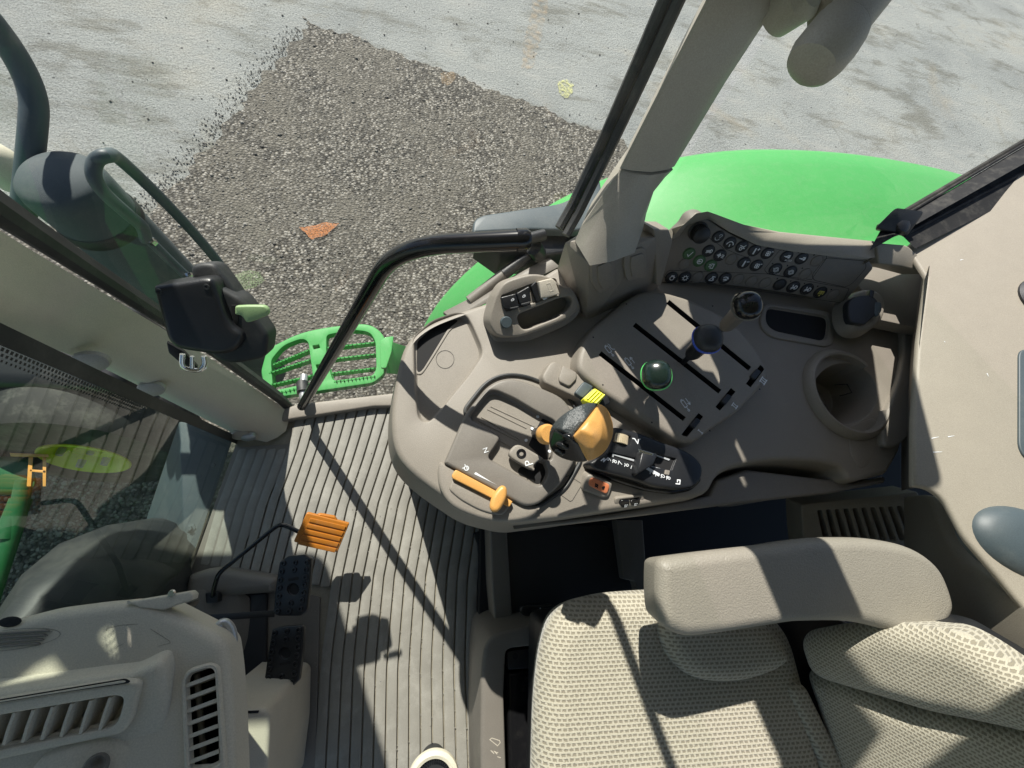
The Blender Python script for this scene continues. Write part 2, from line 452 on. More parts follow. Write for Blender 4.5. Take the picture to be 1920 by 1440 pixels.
def glass(name, tint=(.90, .96, .92), refl=1.0, base=.05):
    m = bpy.data.materials.new(name); m.use_nodes = True; nt = m.node_tree; N = nt.nodes; L = nt.links
    for n in list(N): N.remove(n)
    o = N.new('ShaderNodeOutputMaterial'); tr = N.new('ShaderNodeBsdfTransparent'); tr.inputs[0].default_value = tint + (1,)
    gl = N.new('ShaderNodeBsdfGlossy'); gl.inputs['Roughness'].default_value = .01; gl.inputs['Color'].default_value = (1, 1, 1, 1)
    ge = N.new('ShaderNodeNewGeometry'); dt = N.new('ShaderNodeVectorMath'); dt.operation = 'DOT_PRODUCT'; L.new(ge.outputs['Incoming'], dt.inputs[0]); L.new(ge.outputs['Normal'], dt.inputs[1])
    ab = N.new('ShaderNodeMath'); ab.operation = 'ABSOLUTE'; L.new(dt.outputs['Value'], ab.inputs[0])
    om = N.new('ShaderNodeMath'); om.operation = 'SUBTRACT'; om.inputs[0].default_value = 1; L.new(ab.outputs[0], om.inputs[1])
    fz = N.new('ShaderNodeMath'); fz.operation = 'POWER'; fz.inputs[1].default_value = 5; L.new(om.outputs[0], fz.inputs[0])
    mm = N.new('ShaderNodeMath'); mm.operation = 'MULTIPLY_ADD'; mm.inputs[1].default_value = refl; mm.inputs[2].default_value = base; mm.use_clamp = True
    L.new(fz.outputs[0], mm.inputs[0])
    mx = N.new('ShaderNodeMixShader'); L.new(mm.outputs[0], mx.inputs[0]); L.new(tr.outputs[0], mx.inputs[1]); L.new(gl.outputs[0], mx.inputs[2])
    # faint dust film
    di = N.new('ShaderNodeBsdfDiffuse'); di.inputs[0].default_value = (.5, .5, .46, 1)
    tc = N.new('ShaderNodeTexCoord'); nz = N.new('ShaderNodeTexNoise'); nz.inputs['Scale'].default_value = 9; nz.inputs['Detail'].default_value = 10; nz.inputs['Roughness'].default_value = .8
    L.new(tc.outputs['Object'], nz.inputs['Vector'])
    mr = N.new('ShaderNodeMapRange'); mr.inputs[1].default_value = .5; mr.inputs[2].default_value = .85; mr.inputs[3].default_value = .008; mr.inputs[4].default_value = .07
    L.new(nz.outputs['Fac'], mr.inputs[0])
    m2 = N.new('ShaderNodeMixShader'); L.new(mr.outputs[0], m2.inputs[0]); L.new(mx.outputs[0], m2.inputs[1]); L.new(di.outputs[0], m2.inputs[2])
    L.new(m2.outputs[0], o.inputs[0]); return m
glassm = glass('window_glass', (.96, .975, .955), .5, .012)
windm = glass('windscreen_glass', (.80, .90, .82), 1.0, .06)
# ================================================================== light
SV = Vector((-.33, .98, 1.0)).normalized()
elev = math.asin(SV.z); azi = math.atan2(SV.x, SV.y)
wd = bpy.data.worlds.new('World'); sc.world = wd; wd.use_nodes = True; nt = wd.node_tree
sky = nt.nodes.new('ShaderNodeTexSky'); sky.sky_type = 'NISHITA'; sky.sun_disc = False; sky.sun_elevation = elev; sky.sun_rotation = azi
nt.links.new(sky.outputs[0], nt.nodes['Background'].inputs[0]); nt.nodes['Background'].inputs[1].default_value = .075
sl = bpy.data.lights.new('sun', 'SUN'); sl.energy = 5.0; sl.angle = R(.5); sl.color = (1, .955, .88)
so = bpy.data.objects.new('sun', sl); COL.objects.link(so); so.rotation_euler = SV.to_track_quat('Z', 'Y').to_euler()
sc.view_settings.view_transform = 'Standard'; sc.view_settings.look = 'None'; sc.view_settings.exposure = .62
sc.render.engine = 'CYCLES'; sc.cycles.max_bounces = 8; sc.cycles.transparent_max_bounces = 12
# ================================================================== ground
GZ = -1.2
def groundmat(name, kind):
    m = bpy.data.materials.new(name); m.use_nodes = True; nt = m.node_tree; N = nt.nodes; L = nt.links; b = N['Principled BSDF']
    b.inputs['Roughness'].default_value = .85; tc = N.new('ShaderNodeTexCoord')
    def noise(s, d=5, r=.5, dist=0):
        n = N.new('ShaderNodeTexNoise'); n.inputs['Scale'].default_value = s; n.inputs['Detail'].default_value = d; n.inputs['Roughness'].default_value = r; n.inputs['Distortion'].default_value = dist
        L.new(tc.outputs['Object'], n.inputs['Vector']); return n.outputs['Fac']
    def ramp(src, stops):
        c = N.new('ShaderNodeValToRGB'); e = c.color_ramp.elements
        while len(e) < len(stops): e.new(.5)
        for q, (p, col) in zip(e, stops): q.position = p; q.color = col + (1,)
        L.new(src, c.inputs[0]); return c.outputs[0]
    def mix(f, a, c, t='MIX'):
        x = N.new('ShaderNodeMix'); x.data_type = 'RGBA'; x.blend_type = t
        if hasattr(f, 'links'): L.new(f, x.inputs[0])
        else: x.inputs[0].default_value = f
        L.new(a, x.inputs[6])
        if isinstance(c, tuple): x.inputs[7].default_value = c + (1,)
        else: L.new(c, x.inputs[7])
        return x.outputs[2]
    if kind == 'concrete':
        base = ramp(noise(1.1, 8, .6), [(.3, (.31, .325, .31)), (.55, (.40, .415, .39)), (.75, (.46, .45, .39))])
        sp = ramp(noise(75, 4, .7), [(.34, (.45, .45, .44)), (.46, (.80, .80, .80)), (.60, (1.0, 1.0, 1.0))])
        c = mix(1.0, base, sp, 'MULTIPLY')
        c = mix(1.0, c, ramp(noise(2.4, 10, .72, .6), [(.30, (.62, .60, .56)), (.42, (1, 1, 1))]), 'MULTIPLY')
        mp = N.new('ShaderNodeMapping'); mp.inputs['Rotation'].default_value = (0, 0, .95); mp.inputs['Scale'].default_value = (.7, 2.0, 1); L.new(tc.outputs['Object'], mp.inputs[0])
        ns = N.new('ShaderNodeTexNoise'); ns.inputs['Scale'].default_value = 1.5; ns.inputs['Detail'].default_value = 9; ns.inputs['Roughness'].default_value = .7; L.new(mp.outputs[0], ns.inputs['Vector'])
        c = mix(1.0, c, ramp(ns.outputs['Fac'], [(.36, (.62, .60, .55)), (.48, (1, 1, 1))]), 'MULTIPLY')
        c = mix(ramp(ns.outputs['Fac'], [(.56, (0, 0, 0)), (.68, (.5, .5, .5))]), c, (.43, .42, .38))
        st = ramp(noise(.9, 9, .62, 2.5), [(.60, (0, 0, 0)), (.70, (.30, .30, .30))])
        c = mix(st, c, (.27, .25, .19))
        rs = ramp(noise(.7, 6, .6, .5), [(.60, (0, 0, 0)), (.72, (.35, .35, .35))])
        c = mix(rs, c, (.42, .34, .22))
        v = N.new('ShaderNodeTexVoronoi'); v.inputs['Scale'].default_value = 7; L.new(tc.outputs['Object'], v.inputs['Vector'])
        c = mix(ramp(v.outputs['Distance'], [(.05, (.85, .85, .85)), (.085, (0, 0, 0))]), c, (.05, .05, .05))
        h = noise(48, 6, .75); bs, bd = 1.0, .022
        L.new(c, b.inputs['Base Color'])
    else:
        v = N.new('ShaderNodeTexVoronoi'); v.inputs['Scale'].default_value = 54; v.inputs['Randomness'].default_value = 1; L.new(tc.outputs['Object'], v.inputs['Vector'])
        bw = N.new('ShaderNodeRGBToBW'); L.new(v.outputs['Color'], bw.inputs[0])
        c = ramp(bw.outputs[0], [(.2, (.06, .056, .048)), (.42, (.15, .142, .122)), (.60, (.22, .208, .18)), (.8, (.38, .36, .315))])
        ed = ramp(v.outputs['Distance'], [(.35, (1, 1, 1)), (.62, (.42, .40, .36))]); c = mix(1.0, c, ed, 'MULTIPLY')
        d = ramp(noise(1.7, 9, .68, .4), [(.46, (0, 0, 0)), (.62, (.8, .8, .8))])
        c = mix(d, c, ramp(noise(110, 5, .8), [(.35, (.07, .065, .053)), (.55, (.165, .152, .122)), (.7, (.30, .28, .235))]))
        h1 = N.new('ShaderNodeMath'); h1.operation = 'SUBTRACT'; h1.inputs[0].default_value = 1; L.new(v.outputs['Distance'], h1.inputs[1])
        n = noise(220, 3, .6); ad = N.new('ShaderNodeMath'); ad.operation = 'MULTIPLY_ADD'; ad.inputs[1].default_value = .5; L.new(n, ad.inputs[0]); L.new(h1.outputs[0], ad.inputs[2])
        h = ad.outputs[0]; bs, bd = .9, .014
        L.new(c, b.inputs['Base Color'])
    bp = N.new('ShaderNodeBump'); bp.inputs['Strength'].default_value = bs; bp.inputs['Distance'].default_value = bd
    L.new(h, bp.inputs['Height']); L.new(bp.outputs[0], b.inputs['Normal'])
    return m
gm_c = groundmat('worn_concrete', 'concrete'); gm_g = groundmat('loose_gravel', 'gravel')
bm = bmesh.new(); S = 300
bm.faces.new([bm.verts.new((x, y, GZ)) for x, y in ((-S, -S), (S, -S), (S, S), (-S, S))])
tag(link('concrete_yard', bm, gm_c, smooth=False), kind='structure')
# gravel bed: outline on the ground, edge broken up
gpx = [(568, 30), (600, 48), (652, 66), (700, 84), (760, 104), (850, 140), (940, 178), (1040, 214), (1150, 256), (1215, 300)]
right = [tuple(W(x, y, GZ)[:2]) for x, y in gpx]
gpl = [(250, 440), (300, 372), (345, 330), (400, 262), (440, 214), (480, 160), (520, 120), (548, 88), (575, 55)]
left = [tuple(W(x, y, GZ)[:2]) for x, y in gpl]
G = right + [(3.2, 1.2), (3.5, -6), (-6, -6), (-6.5, 1.0), (-3.6, 1.75)] + left
def rough(P, step=.03, amp=.030):
    out = []
    for i in range(len(P)):
        a = Vector(P[i - 1]); b = Vector(P[i]); n = max(1, int((b - a).length / step)) if a.y > .9 else 2
        d = (b - a).normalized(); q = Vector((-d.y, d.x)); w = 0
        for k in range(n):
            w = w * .6 + random.uniform(-1, 1) * amp * (a.y > .9)
            out.append(tuple(a.lerp(b, k / n) + q * w))
    return out
GP = rough(G)
bm = bmesh.new(); vs = [bm.verts.new((x, y, GZ + .006)) for x, y in GP]; fill(bm, [vs], 0, Vector((0, 0, 1)))
tag(link('gravel_bed', bm, gm_g, smooth=False), kind='structure')
def inpoly(x, y, P):
    c = False
    for i in range(len(P)):
        (x1, y1), (x2, y2) = P[i - 1], P[i]
        if (y1 > y) != (y2 > y) and x < (x2 - x1) * (y - y1) / (y2 - y1) + x1: c = not c
    return c
stm = [mat('stone_pale', (.28, .265, .235), .85), mat('stone_mid', (.19, .18, .155), .85), mat('stone_dark', (.10, .094, .082), .85)]
bm = bmesh.new()
def stone(x, y, r, mi):
    a0 = random.uniform(0, 6); q = random.uniform(.6, 1)
    ringv = []
    for zz, rr in ((-.1, .9), (.35, 1.0), (.75, .55)):
        ringv.append([bm.verts.new((x + math.cos(a0 + k * 1.2566) * r * rr * random.uniform(.75, 1.15), y + math.sin(a0 + k * 1.2566) * r * rr * q * random.uniform(.75, 1.15), GZ + .004 + zz * r * .9)) for k in range(5)])
    for A, B in zip(ringv, ringv[1:]): bridge(bm, A, B, smooth=False, mi=mi)
    f = bm.faces.new(ringv[-1]); f.material_index = mi
cnt = 0
while cnt < 9000:
    px = random.uniform(150, 1180); py = random.uniform(20, 760)
    if cnt > 7600: px = random.uniform(0, 330); py = random.uniform(820, 1130)
    p = W(px, py, GZ); cnt += 1
    if not inpoly(p.x, p.y, GP):
        if random.random() > .02: continue
        stone(p.x, p.y, random.uniform(.004, .010), 2); continue
    r = random.uniform(.005, .011) if random.random() < .975 else random.uniform(.011, .019)
    stone(p.x, p.y, r, random.choices((0, 1, 2), (3, 5, 3))[0])
# crumbs spilled over the gravel edge onto the slab
for k in range(800):
    i = random.randrange(len(left) - 1); a = Vector(left[i]); b = Vector(left[i + 1]); p = a.lerp(b, random.random()) + Vector((-abs(random.gauss(0, .075)), random.gauss(0, .04)))
    stone(p.x, p.y, random.uniform(.003, .007), random.choice((1, 1, 0, 2)))
tag(link('gravel_stones', bm, stm, smooth=False), kind='stuff')
def paintmat(name, rgb, lo=.42, hi=.5, sc_=110):
    m = mat(name, rgb, .8); nt = m.node_tree; N = nt.nodes; L = nt.links; b = N['Principled BSDF']
    tc = N.new('ShaderNodeTexCoord'); n = N.new('ShaderNodeTexNoise'); n.inputs['Scale'].default_value = sc_; n.inputs['Detail'].default_value = 6; n.inputs['Roughness'].default_value = .7
    L.new(tc.outputs['Object'], n.inputs['Vector']); r = N.new('ShaderNodeMapRange'); r.inputs[1].default_value = lo; r.inputs[2].default_value = hi; r.inputs[4].default_value = .85
    L.new(n.outputs['Fac'], r.inputs[0]); L.new(r.outputs[0], b.inputs['Alpha']); return m
def mark(pts, m, label, z):
    P = rough([tuple(W(x, y, GZ)[:2]) for x, y in pts], .03, .012)
    bm = bmesh.new(); fill(bm, [[bm.verts.new((x, y, z)) for x, y in P]], 0, Vector((0, 0, 1)))
    tag(link('paint_mark', bm, m, smooth=False), label, 'paint mark', 'spray paint marks on the yard')
mark([(562, 428), (604, 424), (636, 422), (622, 436), (606, 448), (584, 454)], paintmat('orange_spray', (.50, .19, .06), .38, .58), 'orange spray paint blotch on the gravel bed', GZ + .020)
mark([(440, 518), (470, 510), (496, 520), (500, 532), (480, 542), (450, 544), (438, 532)], paintmat('green_spray', (.25, .34, .17), .42, .70), 'faded green spray paint patch on the gravel bed', GZ + .020)
mark([(1045, 155), (1062, 150), (1076, 160), (1072, 176), (1060, 186), (1046, 176)], paintmat('yellow_spray', (.55, .55, .24), .40, .62, 40), 'small pale yellow paint blotch on the concrete', GZ + .006)
mark([(826, 142), (850, 138), (854, 150), (838, 166), (826, 160)], paintmat('rust_spray', (.36, .24, .12), .44, .68), 'small rusty orange stain at the gravel edge', GZ + .020)
mark([(998, 0), (1030, -10), (1024, 40), (1010, 90), (996, 130), (976, 128), (984, 70)], paintmat('faded_orange', (.46, .36, .24), .42, .85, 14), 'long faded orange smear on the concrete at the top edge', GZ + .006)
# ================================================================== cab shell
cab = T('tractor_cab', 'grey trimmed tractor cab shell with glass on every side', 'tractor cab', (.2, -.2, 0))
# floor plate below the mat
fz = FZ(-.004)
floor_pts = [tuple(W(x, y, 0)[:2]) for x, y in ((444, 824), (545, 772), (740, 742), (900, 730), (1010, 1000), (1100, 1700), (330, 1700), (338, 1300), (350, 1092))]
slab('floor_panel', fz, floor_pts, .03, dustm, cab, r=.001, px=False)
fz2 = FZ(.0)
# front left brown margin of the floor
slab('floor_margin', FZ(.004), rnd([(440, 838), (545, 832, 10), (548, 800, 4), (575, 790), (430, 1078), (600, 1120), (590, 1500), (330, 1500), (330, 1300), (350, 1092)], 0), .008, taupe2, cab, r=.002)
slab('rear_platform', FZ(.06), [(.14, .36), (2.2, .40), (2.2, -1.2), (.14, -1.2)], .06, void, cab, r=.003, px=False)
# sill under the door
slab('door_sill', FZ(.028), rnd([(524, 768), (560, 757), (770, 733), (800, 760), (700, 762), (545, 786), (528, 790)], 4), .05, taupe, cab, r=.006)
# front pillar (leans slightly, trim inside, black seal outside)
def pillar_ring(u, m1, m2, l, out, z):
    """u,m1,m2,l: pixels across the visible faces"""
    A = W(u[0], u[1], z); B = W(m1[0], m1[1], z); C = W(m2[0], m2[1], z); D = W(l[0], l[1], z)
    return [A, B, C, D]
stn = [((545, 776), (536, 808), (500, 829), (446, 818), .01), ((520, 757), (505, 792), (462, 812), (425, 806), .05), ((400, 676), (370, 715), (330, 745), (290, 738), .30),
       ((300, 613), (265, 645), (215, 680), (180, 683), .50), ((180, 541), (140, 575), (100, 618), (70, 643), .68), ((60, 470), (30, 505), (0, 575), (-40, 600), .84), ((-140, 345), (-170, 385), (-190, 460), (-230, 510), 1.02)]
rings = []
for u, m1, m2, l, z in stn:
    A, B, C, D = W(*u, z), W(*m1, z), W(*m2, z), W(*l, z)
    bk = Vector((-.05, .05, 0))
    rings.append([A, A.lerp(B, .5), B, B.lerp(C, .5) + Vector((.004, -.002, 0)), C, C.lerp(D, .5), D, D + Vector((-.03, .03, 0)), A + Vector((-.07, .0, 0))])
top = [p + Vector((-.02, 0, .55)) for p in rings[-1]]; rings.append(top)
loft('front_pillar', rings, frontm, cab, ang=50)
def seal_strip(name, pts, w, m, par, off=Vector((0, 0, 0)), r=.006):
    return tube(name, [p + off for p in pts], r, m, par, seg=8)
seal = [W(546, 770, .015), W(532, 757, .05), W(408, 668, .30), W(306, 604, .50), W(186, 528, .68), W(60, 448, .84), W(-140, 325, 1.02)]
bm = bmesh.new()
for o_, r_ in ((Vector((-.010, .012, 0)), .013), (Vector((-.024, .026, 0)), .013)): tube_bm([p + o_ for p in seal], r_, 8, bm)
link('door_frame_seal', bm, rubber, cab)
# plugs on the front pillar
for i, (x, y, z) in enumerate([(170, 678, .60), (284, 729, .38), (452, 815, .05)]):
    c = W(x, y, z); n = (CAMP - c).normalized(); n = Vector((n.x * .3, n.y - .6, .1)).normalized()
    revolve('trim_plug', W(x, y, z) , Vector((.25, -.7, .45)), [(0, .008), (.012, .007), (.017, .004), (.018, -.004)], pillarm, cab, seg=20, sx=1.35)
revolve('trim_plug', W(466, 818, .04), Vector((.2, -.75, .3)), [(0, .012), (.01, .010), (.015, .006), (.016, -.004)], silver, cab, seg=20, sx=1.3)
# windscreen
wl = F3(W(445, 822, .0), W(350, 1090, .0), W(-30, 610, .86))
A = W(446, 824, -.01); B = W(348, 1095, -.01)
dn = (B - A)
wtop = (W(-30, 605, .86) - A); wn = dn.cross(wtop).normalized()
g = [A, A + dn * 3.6, A + dn * 3.6 + wtop * 1.7, A + wtop * 1.7]
off = wn * .006
bm = bmesh.new(); v1 = [bm.verts.new(p) for p in g]; bm.faces.new(v1)
link('windscreen', bm, windm, cab, smooth=False)
# frit dots along the edge and black band
bm = bmesh.new(); e1 = wtop.normalized(); e2 = dn.normalized(); e3 = (e2 - e1 * e2.dot(e1)).normalized()
nrm = e1.cross(e3).normalized()
if nrm.dot(CAMP - A) < 0: nrm = -nrm
def quadp(bm, c, a, b, w, h):
    bm.faces.new([bm.verts.new(c + a * x * w + b * y * h) for x, y in ((-1, -1), (1, -1), (1, 1), (-1, 1))])
L0 = A + nrm * .002
quadp(bm, L0 + e1 * .5 + e3 * .004, e1, e3, .6, .010)
for i in range(55, 150):
    for j in range(3):
        s = .0024 * (1 - j * .17)
        quadp(bm, L0 + e1 * (.22 + i * .0062 + (j % 2) * .0031) + e3 * (.017 + j * .0055), e1, e3, s * .8, s * .8)
link('windscreen_frit', bm, rubber, cab, smooth=False)
# slate coloured front corner panel with bolts, seen through the windscreen
fp = hull('corner_panel', [W(336, 790, .02) , W(440, 812, .0), W(348, 1088, -.02), W(300, 985, -.12), W(272, 980, -.16), W(322, 880, -.10), W(336, 800, -.04), W(440, 812, -.2), W(348, 1088, -.2)], slate, cab, r=.003)
for x, y in ((377, 894), (402, 872), (358, 990)):
    revolve('bolt', W(x, y, -.01), (.1, -.1, 1), [(0, .012), (.006, .012), (.0065, .004), (.012, .003), (.012, -.01)], slate, cab, seg=6)
# door pillar behind the door opening
B_ = []
for (l, m1, m2, r), z in [(((1078, 452), (1106, 498), (1190, 474), (1206, 428)), .80), (((1090, 425), (1120, 455), (1190, 440), (1212, 400)), .82), (((1130, 365), (1160, 372), (1225, 360), (1232, 340)), .86),
                          (((1160, 322), (1185, 326), (1250, 324), (1262, 318)), .885), (((1240, 165), (1262, 168), (1340, 168), (1358, 160)), .985), (((1318, 15), (1335, 20), (1440, 25), (1458, 8)), 1.06), (((1345, -45), (1370, -45), (1490, -60), (1500, -60)), 1.085)]:
    P4 = [W(*q, z) for q in (l, m1, m2, r)]
    B_.append([P4[0], P4[0].lerp(P4[1], .5), P4[1], P4[1].lerp(P4[2], .5) + Vector((0, -.004, 0)), P4[2], P4[2].lerp(P4[3], .5), P4[3], P4[3] + Vector((-.02, .05, 0)), P4[0] + Vector((.02, .05, 0))])
top = [p + Vector((0, 0, .5)) for p in B_[-1]]
loft('door_pillar', B_[:4], pillarm, cab, ang=50)
g2 = [[p + Vector((0, .002, .004)) for p in r_] for r_ in B_[3:]] + [top]
loft('upper_pillar_trim', g2, pillarm, cab, ang=50)
# bulge near the top of the door pillar and belt anchor
bm = bmesh.new()
c0 = W(1500, 20, 1.08)
revolve('belt_anchor', W(1488, 8, 1.07), (.25, -.5, .8), [(0, .022), (.012, .021), (.020, .012), (.022, -.02)], pillarm, cab, seg=24, sx=1.3)
revolve('trim_hook', W(1560, 12, 1.08), (.2, -.6, .6), [(0, .012), (.006, .011), (.009, .004), (.009, -.02)], beige, cab, seg=16, sy=1.8)
# rubber seals on the pillar's front edge
pl = [W(1066, 452, .80), W(1090, 410, .82), W(1150, 290, .90), W(1210, 165, .985), W(1290, -5, 1.07), W(1330, -80, 1.10)]
bm = bmesh.new()
for o_, r_ in ((Vector((-.004, .010, 0)), .007), (Vector((-.014, .022, 0)), .008)): tube_bm([p + o_ for p in pl], r_, 8, bm)
link('door_pillar_seal', bm, rubber, cab)
# rear pillar: black frame, seals and beige inner trim
rp = [((1630, 470), (1655, 432), (1690, 440), (1716, 466), .79), ((2030, 245), (2040, 203), (2100, 225), (2140, 256), .885)]
RR = []
for a, b_, c_, d_, z in rp:
    q = [W(*a, z), W(*b_, z), W(*c_, z), W(*d_, z)]
    RR.append(q + [q[3] + Vector((.04, .05, 0)), q[0] + Vector((.05, .06, 0))])
RR.append([p + Vector((.28, .0, .70)) for p in RR[-1]])
loft('rear_pillar', RR, frameb, cab, ang=30)
bm = bmesh.new()
for k, (dx, dy, r_) in enumerate(((-.012, .006, .005), (-.028, .018, .006), (.006, -.006, .005))):
    tube_bm([Vector(r_2[1 if k < 2 else 2]) + Vector((dx * .35, dy * .35, .002)) for r_2 in RR], r_ * .7, 8, bm)
link('rear_window_seal', bm, frameb, cab)
# rear side window
bm = bmesh.new()
q = [W(1245, 420, .79), W(1640, 440, .80)]
a = Vector((.33, .50, .70)); b_ = Vector((.84, .56, .70))
bm.faces.new([bm.verts.new(p) for p in (a, b_, b_ + Vector((.03, -.03, .85)), a + Vector((-.03, -.03, .85)))])
link('rear_side_window', bm, glassm, cab, smooth=False)
# window catch in the corner
wc = hull('window_catch', [W(*p) for p in ((1640, 428, .80), (1680, 388, .83), (1735, 395, .83), (1700, 440, .80), (1640, 432, .785), (1700, 445, .785))], rubber, cab, r=.003)
revolve('catch_knob', W(1682, 424, .80), (0, -.3, 1), [(0, .016), (.010, .0155), (.016, .012), (.018, .004), (.018, -.01)], black, wc, seg=24)
# roof
rf = [(-.80, .42), (-.2, .47), (.5, .52), (1.0, .56), (1.15, -.4), (1.0, -1.5), (-.62, -1.4)]
slab('roof', FZ(1.66), rnd(rf, .04), .10, beige, cab, r=.03, px=False)
slab('slotted_shade_plate', FZ(1.6), [(-.85, .40), (-.38, .42), (-.36, .78), (-.85, .78)], .005, frameb, cab, r=.001, px=False, holes=[([(-.690, .680), (-.618, .698), (-.580, .724), (-.608, .740), (-.668, .706)], -.004, .0005, 0, 0)], bottom=False)  # unseen plate added to shade the dash; its slot leaves a lit patch
# left side pillars and rear wall of the cab, behind the viewer
hull('left_front_pillar', [Vector(p) for p in ((-.62, -1.25, 0), (-.54, -1.25, 0), (-.54, -1.33, 0), (-.62, -1.33, 0), (-.60, -1.2, 1.56), (-.52, -1.2, 1.56), (-.52, -1.28, 1.56), (-.60, -1.28, 1.56))], pillarm, cab, r=.01)
hull('left_rear_pillar', [Vector(p) for p in ((.30, -1.35, 0), (.42, -1.35, 0), (.42, -1.43, 0), (.30, -1.43, 0), (.3, -1.25, 1.56), (.42, -1.25, 1.56), (.42, -1.33, 1.56), (.30, -1.33, 1.56))], pillarm, cab, r=.01)
# rear inner wall panel
wallp = F3(W(1740, 500, .785), W(1712, 900, .765), W(1900, 700, .81))
slab('rear_side_panel', wallp, rnd([(1700, 462, 4), (1780, 395), (1925, 295), (2300, 280), (2300, 1500), (1960, 1190), (1875, 1085, 20), (1810, 1010, 20), (1770, 935, 20), (1740, 915, 14), (1712, 912), (1712, 790), (1722, 640), (1738, 520)], 0), .008, beige, cab, r=.006, flare=.0)
slab('window_corner_fill', FZ(.70), rnd([(1600, 520), (1640, 470), (1745, 470), (1745, 620), (1650, 600)], 2), .03, taupe, cab, r=.002)
slab('lower_side_panel', F3(W(1760, 930, .68), W(1800, 1300, .66), W(1950, 1250, .80)), rnd([(1722, 925, 10), (1745, 930, 30), (1790, 1040, 40), (1880, 1110, 40), (2300, 1300), (2300, 1700), (1800, 1500), (1690, 1200), (1690, 930)], 0), .06, beige, cab, r=.012)
revolve('oval_dish', wallp.hit(1925, 1018) - wallp.n * .012, wallp.n, [(0, .030), (.022, .029), (.038, .025), (.050, .018), (.056, .008), (.058, -.01)], slate, cab, seg=36, sx=1.35, sy=.95, e1=Vector((1, -.35, 0)))
for (x0, y0, x1, y1) in ((1746, 822, 1760, 819), (1777, 819, 1789, 817), (1749, 848, 1766, 847), (1800, 488, 1806, 486), (1850, 700, 1853, 706), (1770, 640, 1772, 642)):
    a_ = wallp.hit(x0, y0) + wallp.n * .0005; b_ = wallp.hit(x1, y1) + wallp.n * .0005; w_ = (b_ - a_).cross(wallp.n).normalized() * .0008
    bm = bmesh.new(); bm.faces.new([bm.verts.new(v) for v in (a_ - w_, b_ - w_ * .3, b_ + w_ * .3, a_ + w_)])
    link('scuff_mark', bm, white, cab, smooth=False)
slab('wall_hatch', wallp.up(.003), rnd([(1911, 655), (2200, 640), (2200, 880), (1925, 862), (1911, 840)], 14), .006, slate, cab, r=.002)
revolve('wall_dial', wallp.hit(1960, 560), wallp.n, [(0, .02), (.03, .018), (.045, .004), (.045, -.01)], navy, cab, seg=30)
# wall going down from the panel edge behind the console
pa = [W(1740, 500, .795), W(1722, 640, .775), W(1712, 790, .745), W(1712, 915, .715)]
bm = bmesh.new(); A = [bm.verts.new(p + Vector((0, 0, .003))) for p in pa]; Bv = [bm.verts.new(W(x, y, .60)) for x, y in ((1722, 506), (1700, 640), (1690, 790), (1690, 920))]
for i in range(3):
    f = bm.faces.new((A[i], A[i + 1], Bv[i + 1], Bv[i])); f.smooth = True
link('inner_wall', bm, taupe, cab)
# vented lower panel
vp = F3(W(1500, 945, .52), W(1745, 930, .60), W(1720, 1060, .55))
hs = []
for i in range(10):
    x = 1532 + i * 16.6; hs.append((rnd([(x, 957 - i * .9), (x + 9, 956 - i * .9), (x + 24 + i * 1.2, 1012), (x + 13 + i * 1.2, 1014)], 4), .03, .0015, 0, 1 if i < 3 else 0))
slab('vent_panel', vp, rnd([(1502, 946), (1722, 922), (1760, 1120), (1520, 1120), (1505, 1000)], 6), .06, [beige, void], cab, r=.003, holes=hs)
# overhead support tube on the right
ot = T('overhead_support_arm', 'grey jointed support arm hanging beside the rear pillar window', 'support arm', tuple(W(1540, 90, 1.12)))
pth = [W(1508, 138, 1.078), W(1512, 134, 1.079), W(1520, 124, 1.082), W(1534, 106, 1.087), W(1556, 80, 1.094), W(1572, 58, 1.099)]
tube('end_cap', pth, [.004, .016, .024, .0272, .0275, .0265], pillarm, ot, seg=28)
tube('arm_tube', [W(1568, 62, 1.0985), W(1640, -28, 1.12), W(1780, -200, 1.155)], .0225, pillarm, ot, seg=28)
tube('joint_ring', [W(1574, 55, 1.100), W(1584, 42, 1.104)], .0245, pillarm, ot, seg=28)
# ================================================================== door
door = T('cab_door', 'glass cab door with black grab bar and black latch box, seen from inside', 'cab door', tuple(W(560, 745, 0)))
dA = Vector((-.475, .338, -.03)); dB = Vector((.21, .39, -.03)); 
dC = Vector((.20, .425, 1.55)); dD = Vector((-.66, .39, 1.55))
bm = bmesh.new(); bm.faces.new([bm.verts.new(p) for p in (dA, dB, dC, dD)]); link('glass', bm, glassm, door, smooth=False)
bm = bmesh.new(); tube_bm([dA + Vector((0, 0, .01)), dB + Vector((0, 0, .01))], .008, 8, bm); tube_bm([dA + Vector((.01, -.006, .03)), dB + Vector((0, -.006, .03))], .004, 8, bm)
link('bottom_seal', bm, rubber, door)
bar = bend([W(566, 762, .075), W(742, 462, .84), W(992, 449, .895)], .07, 8)
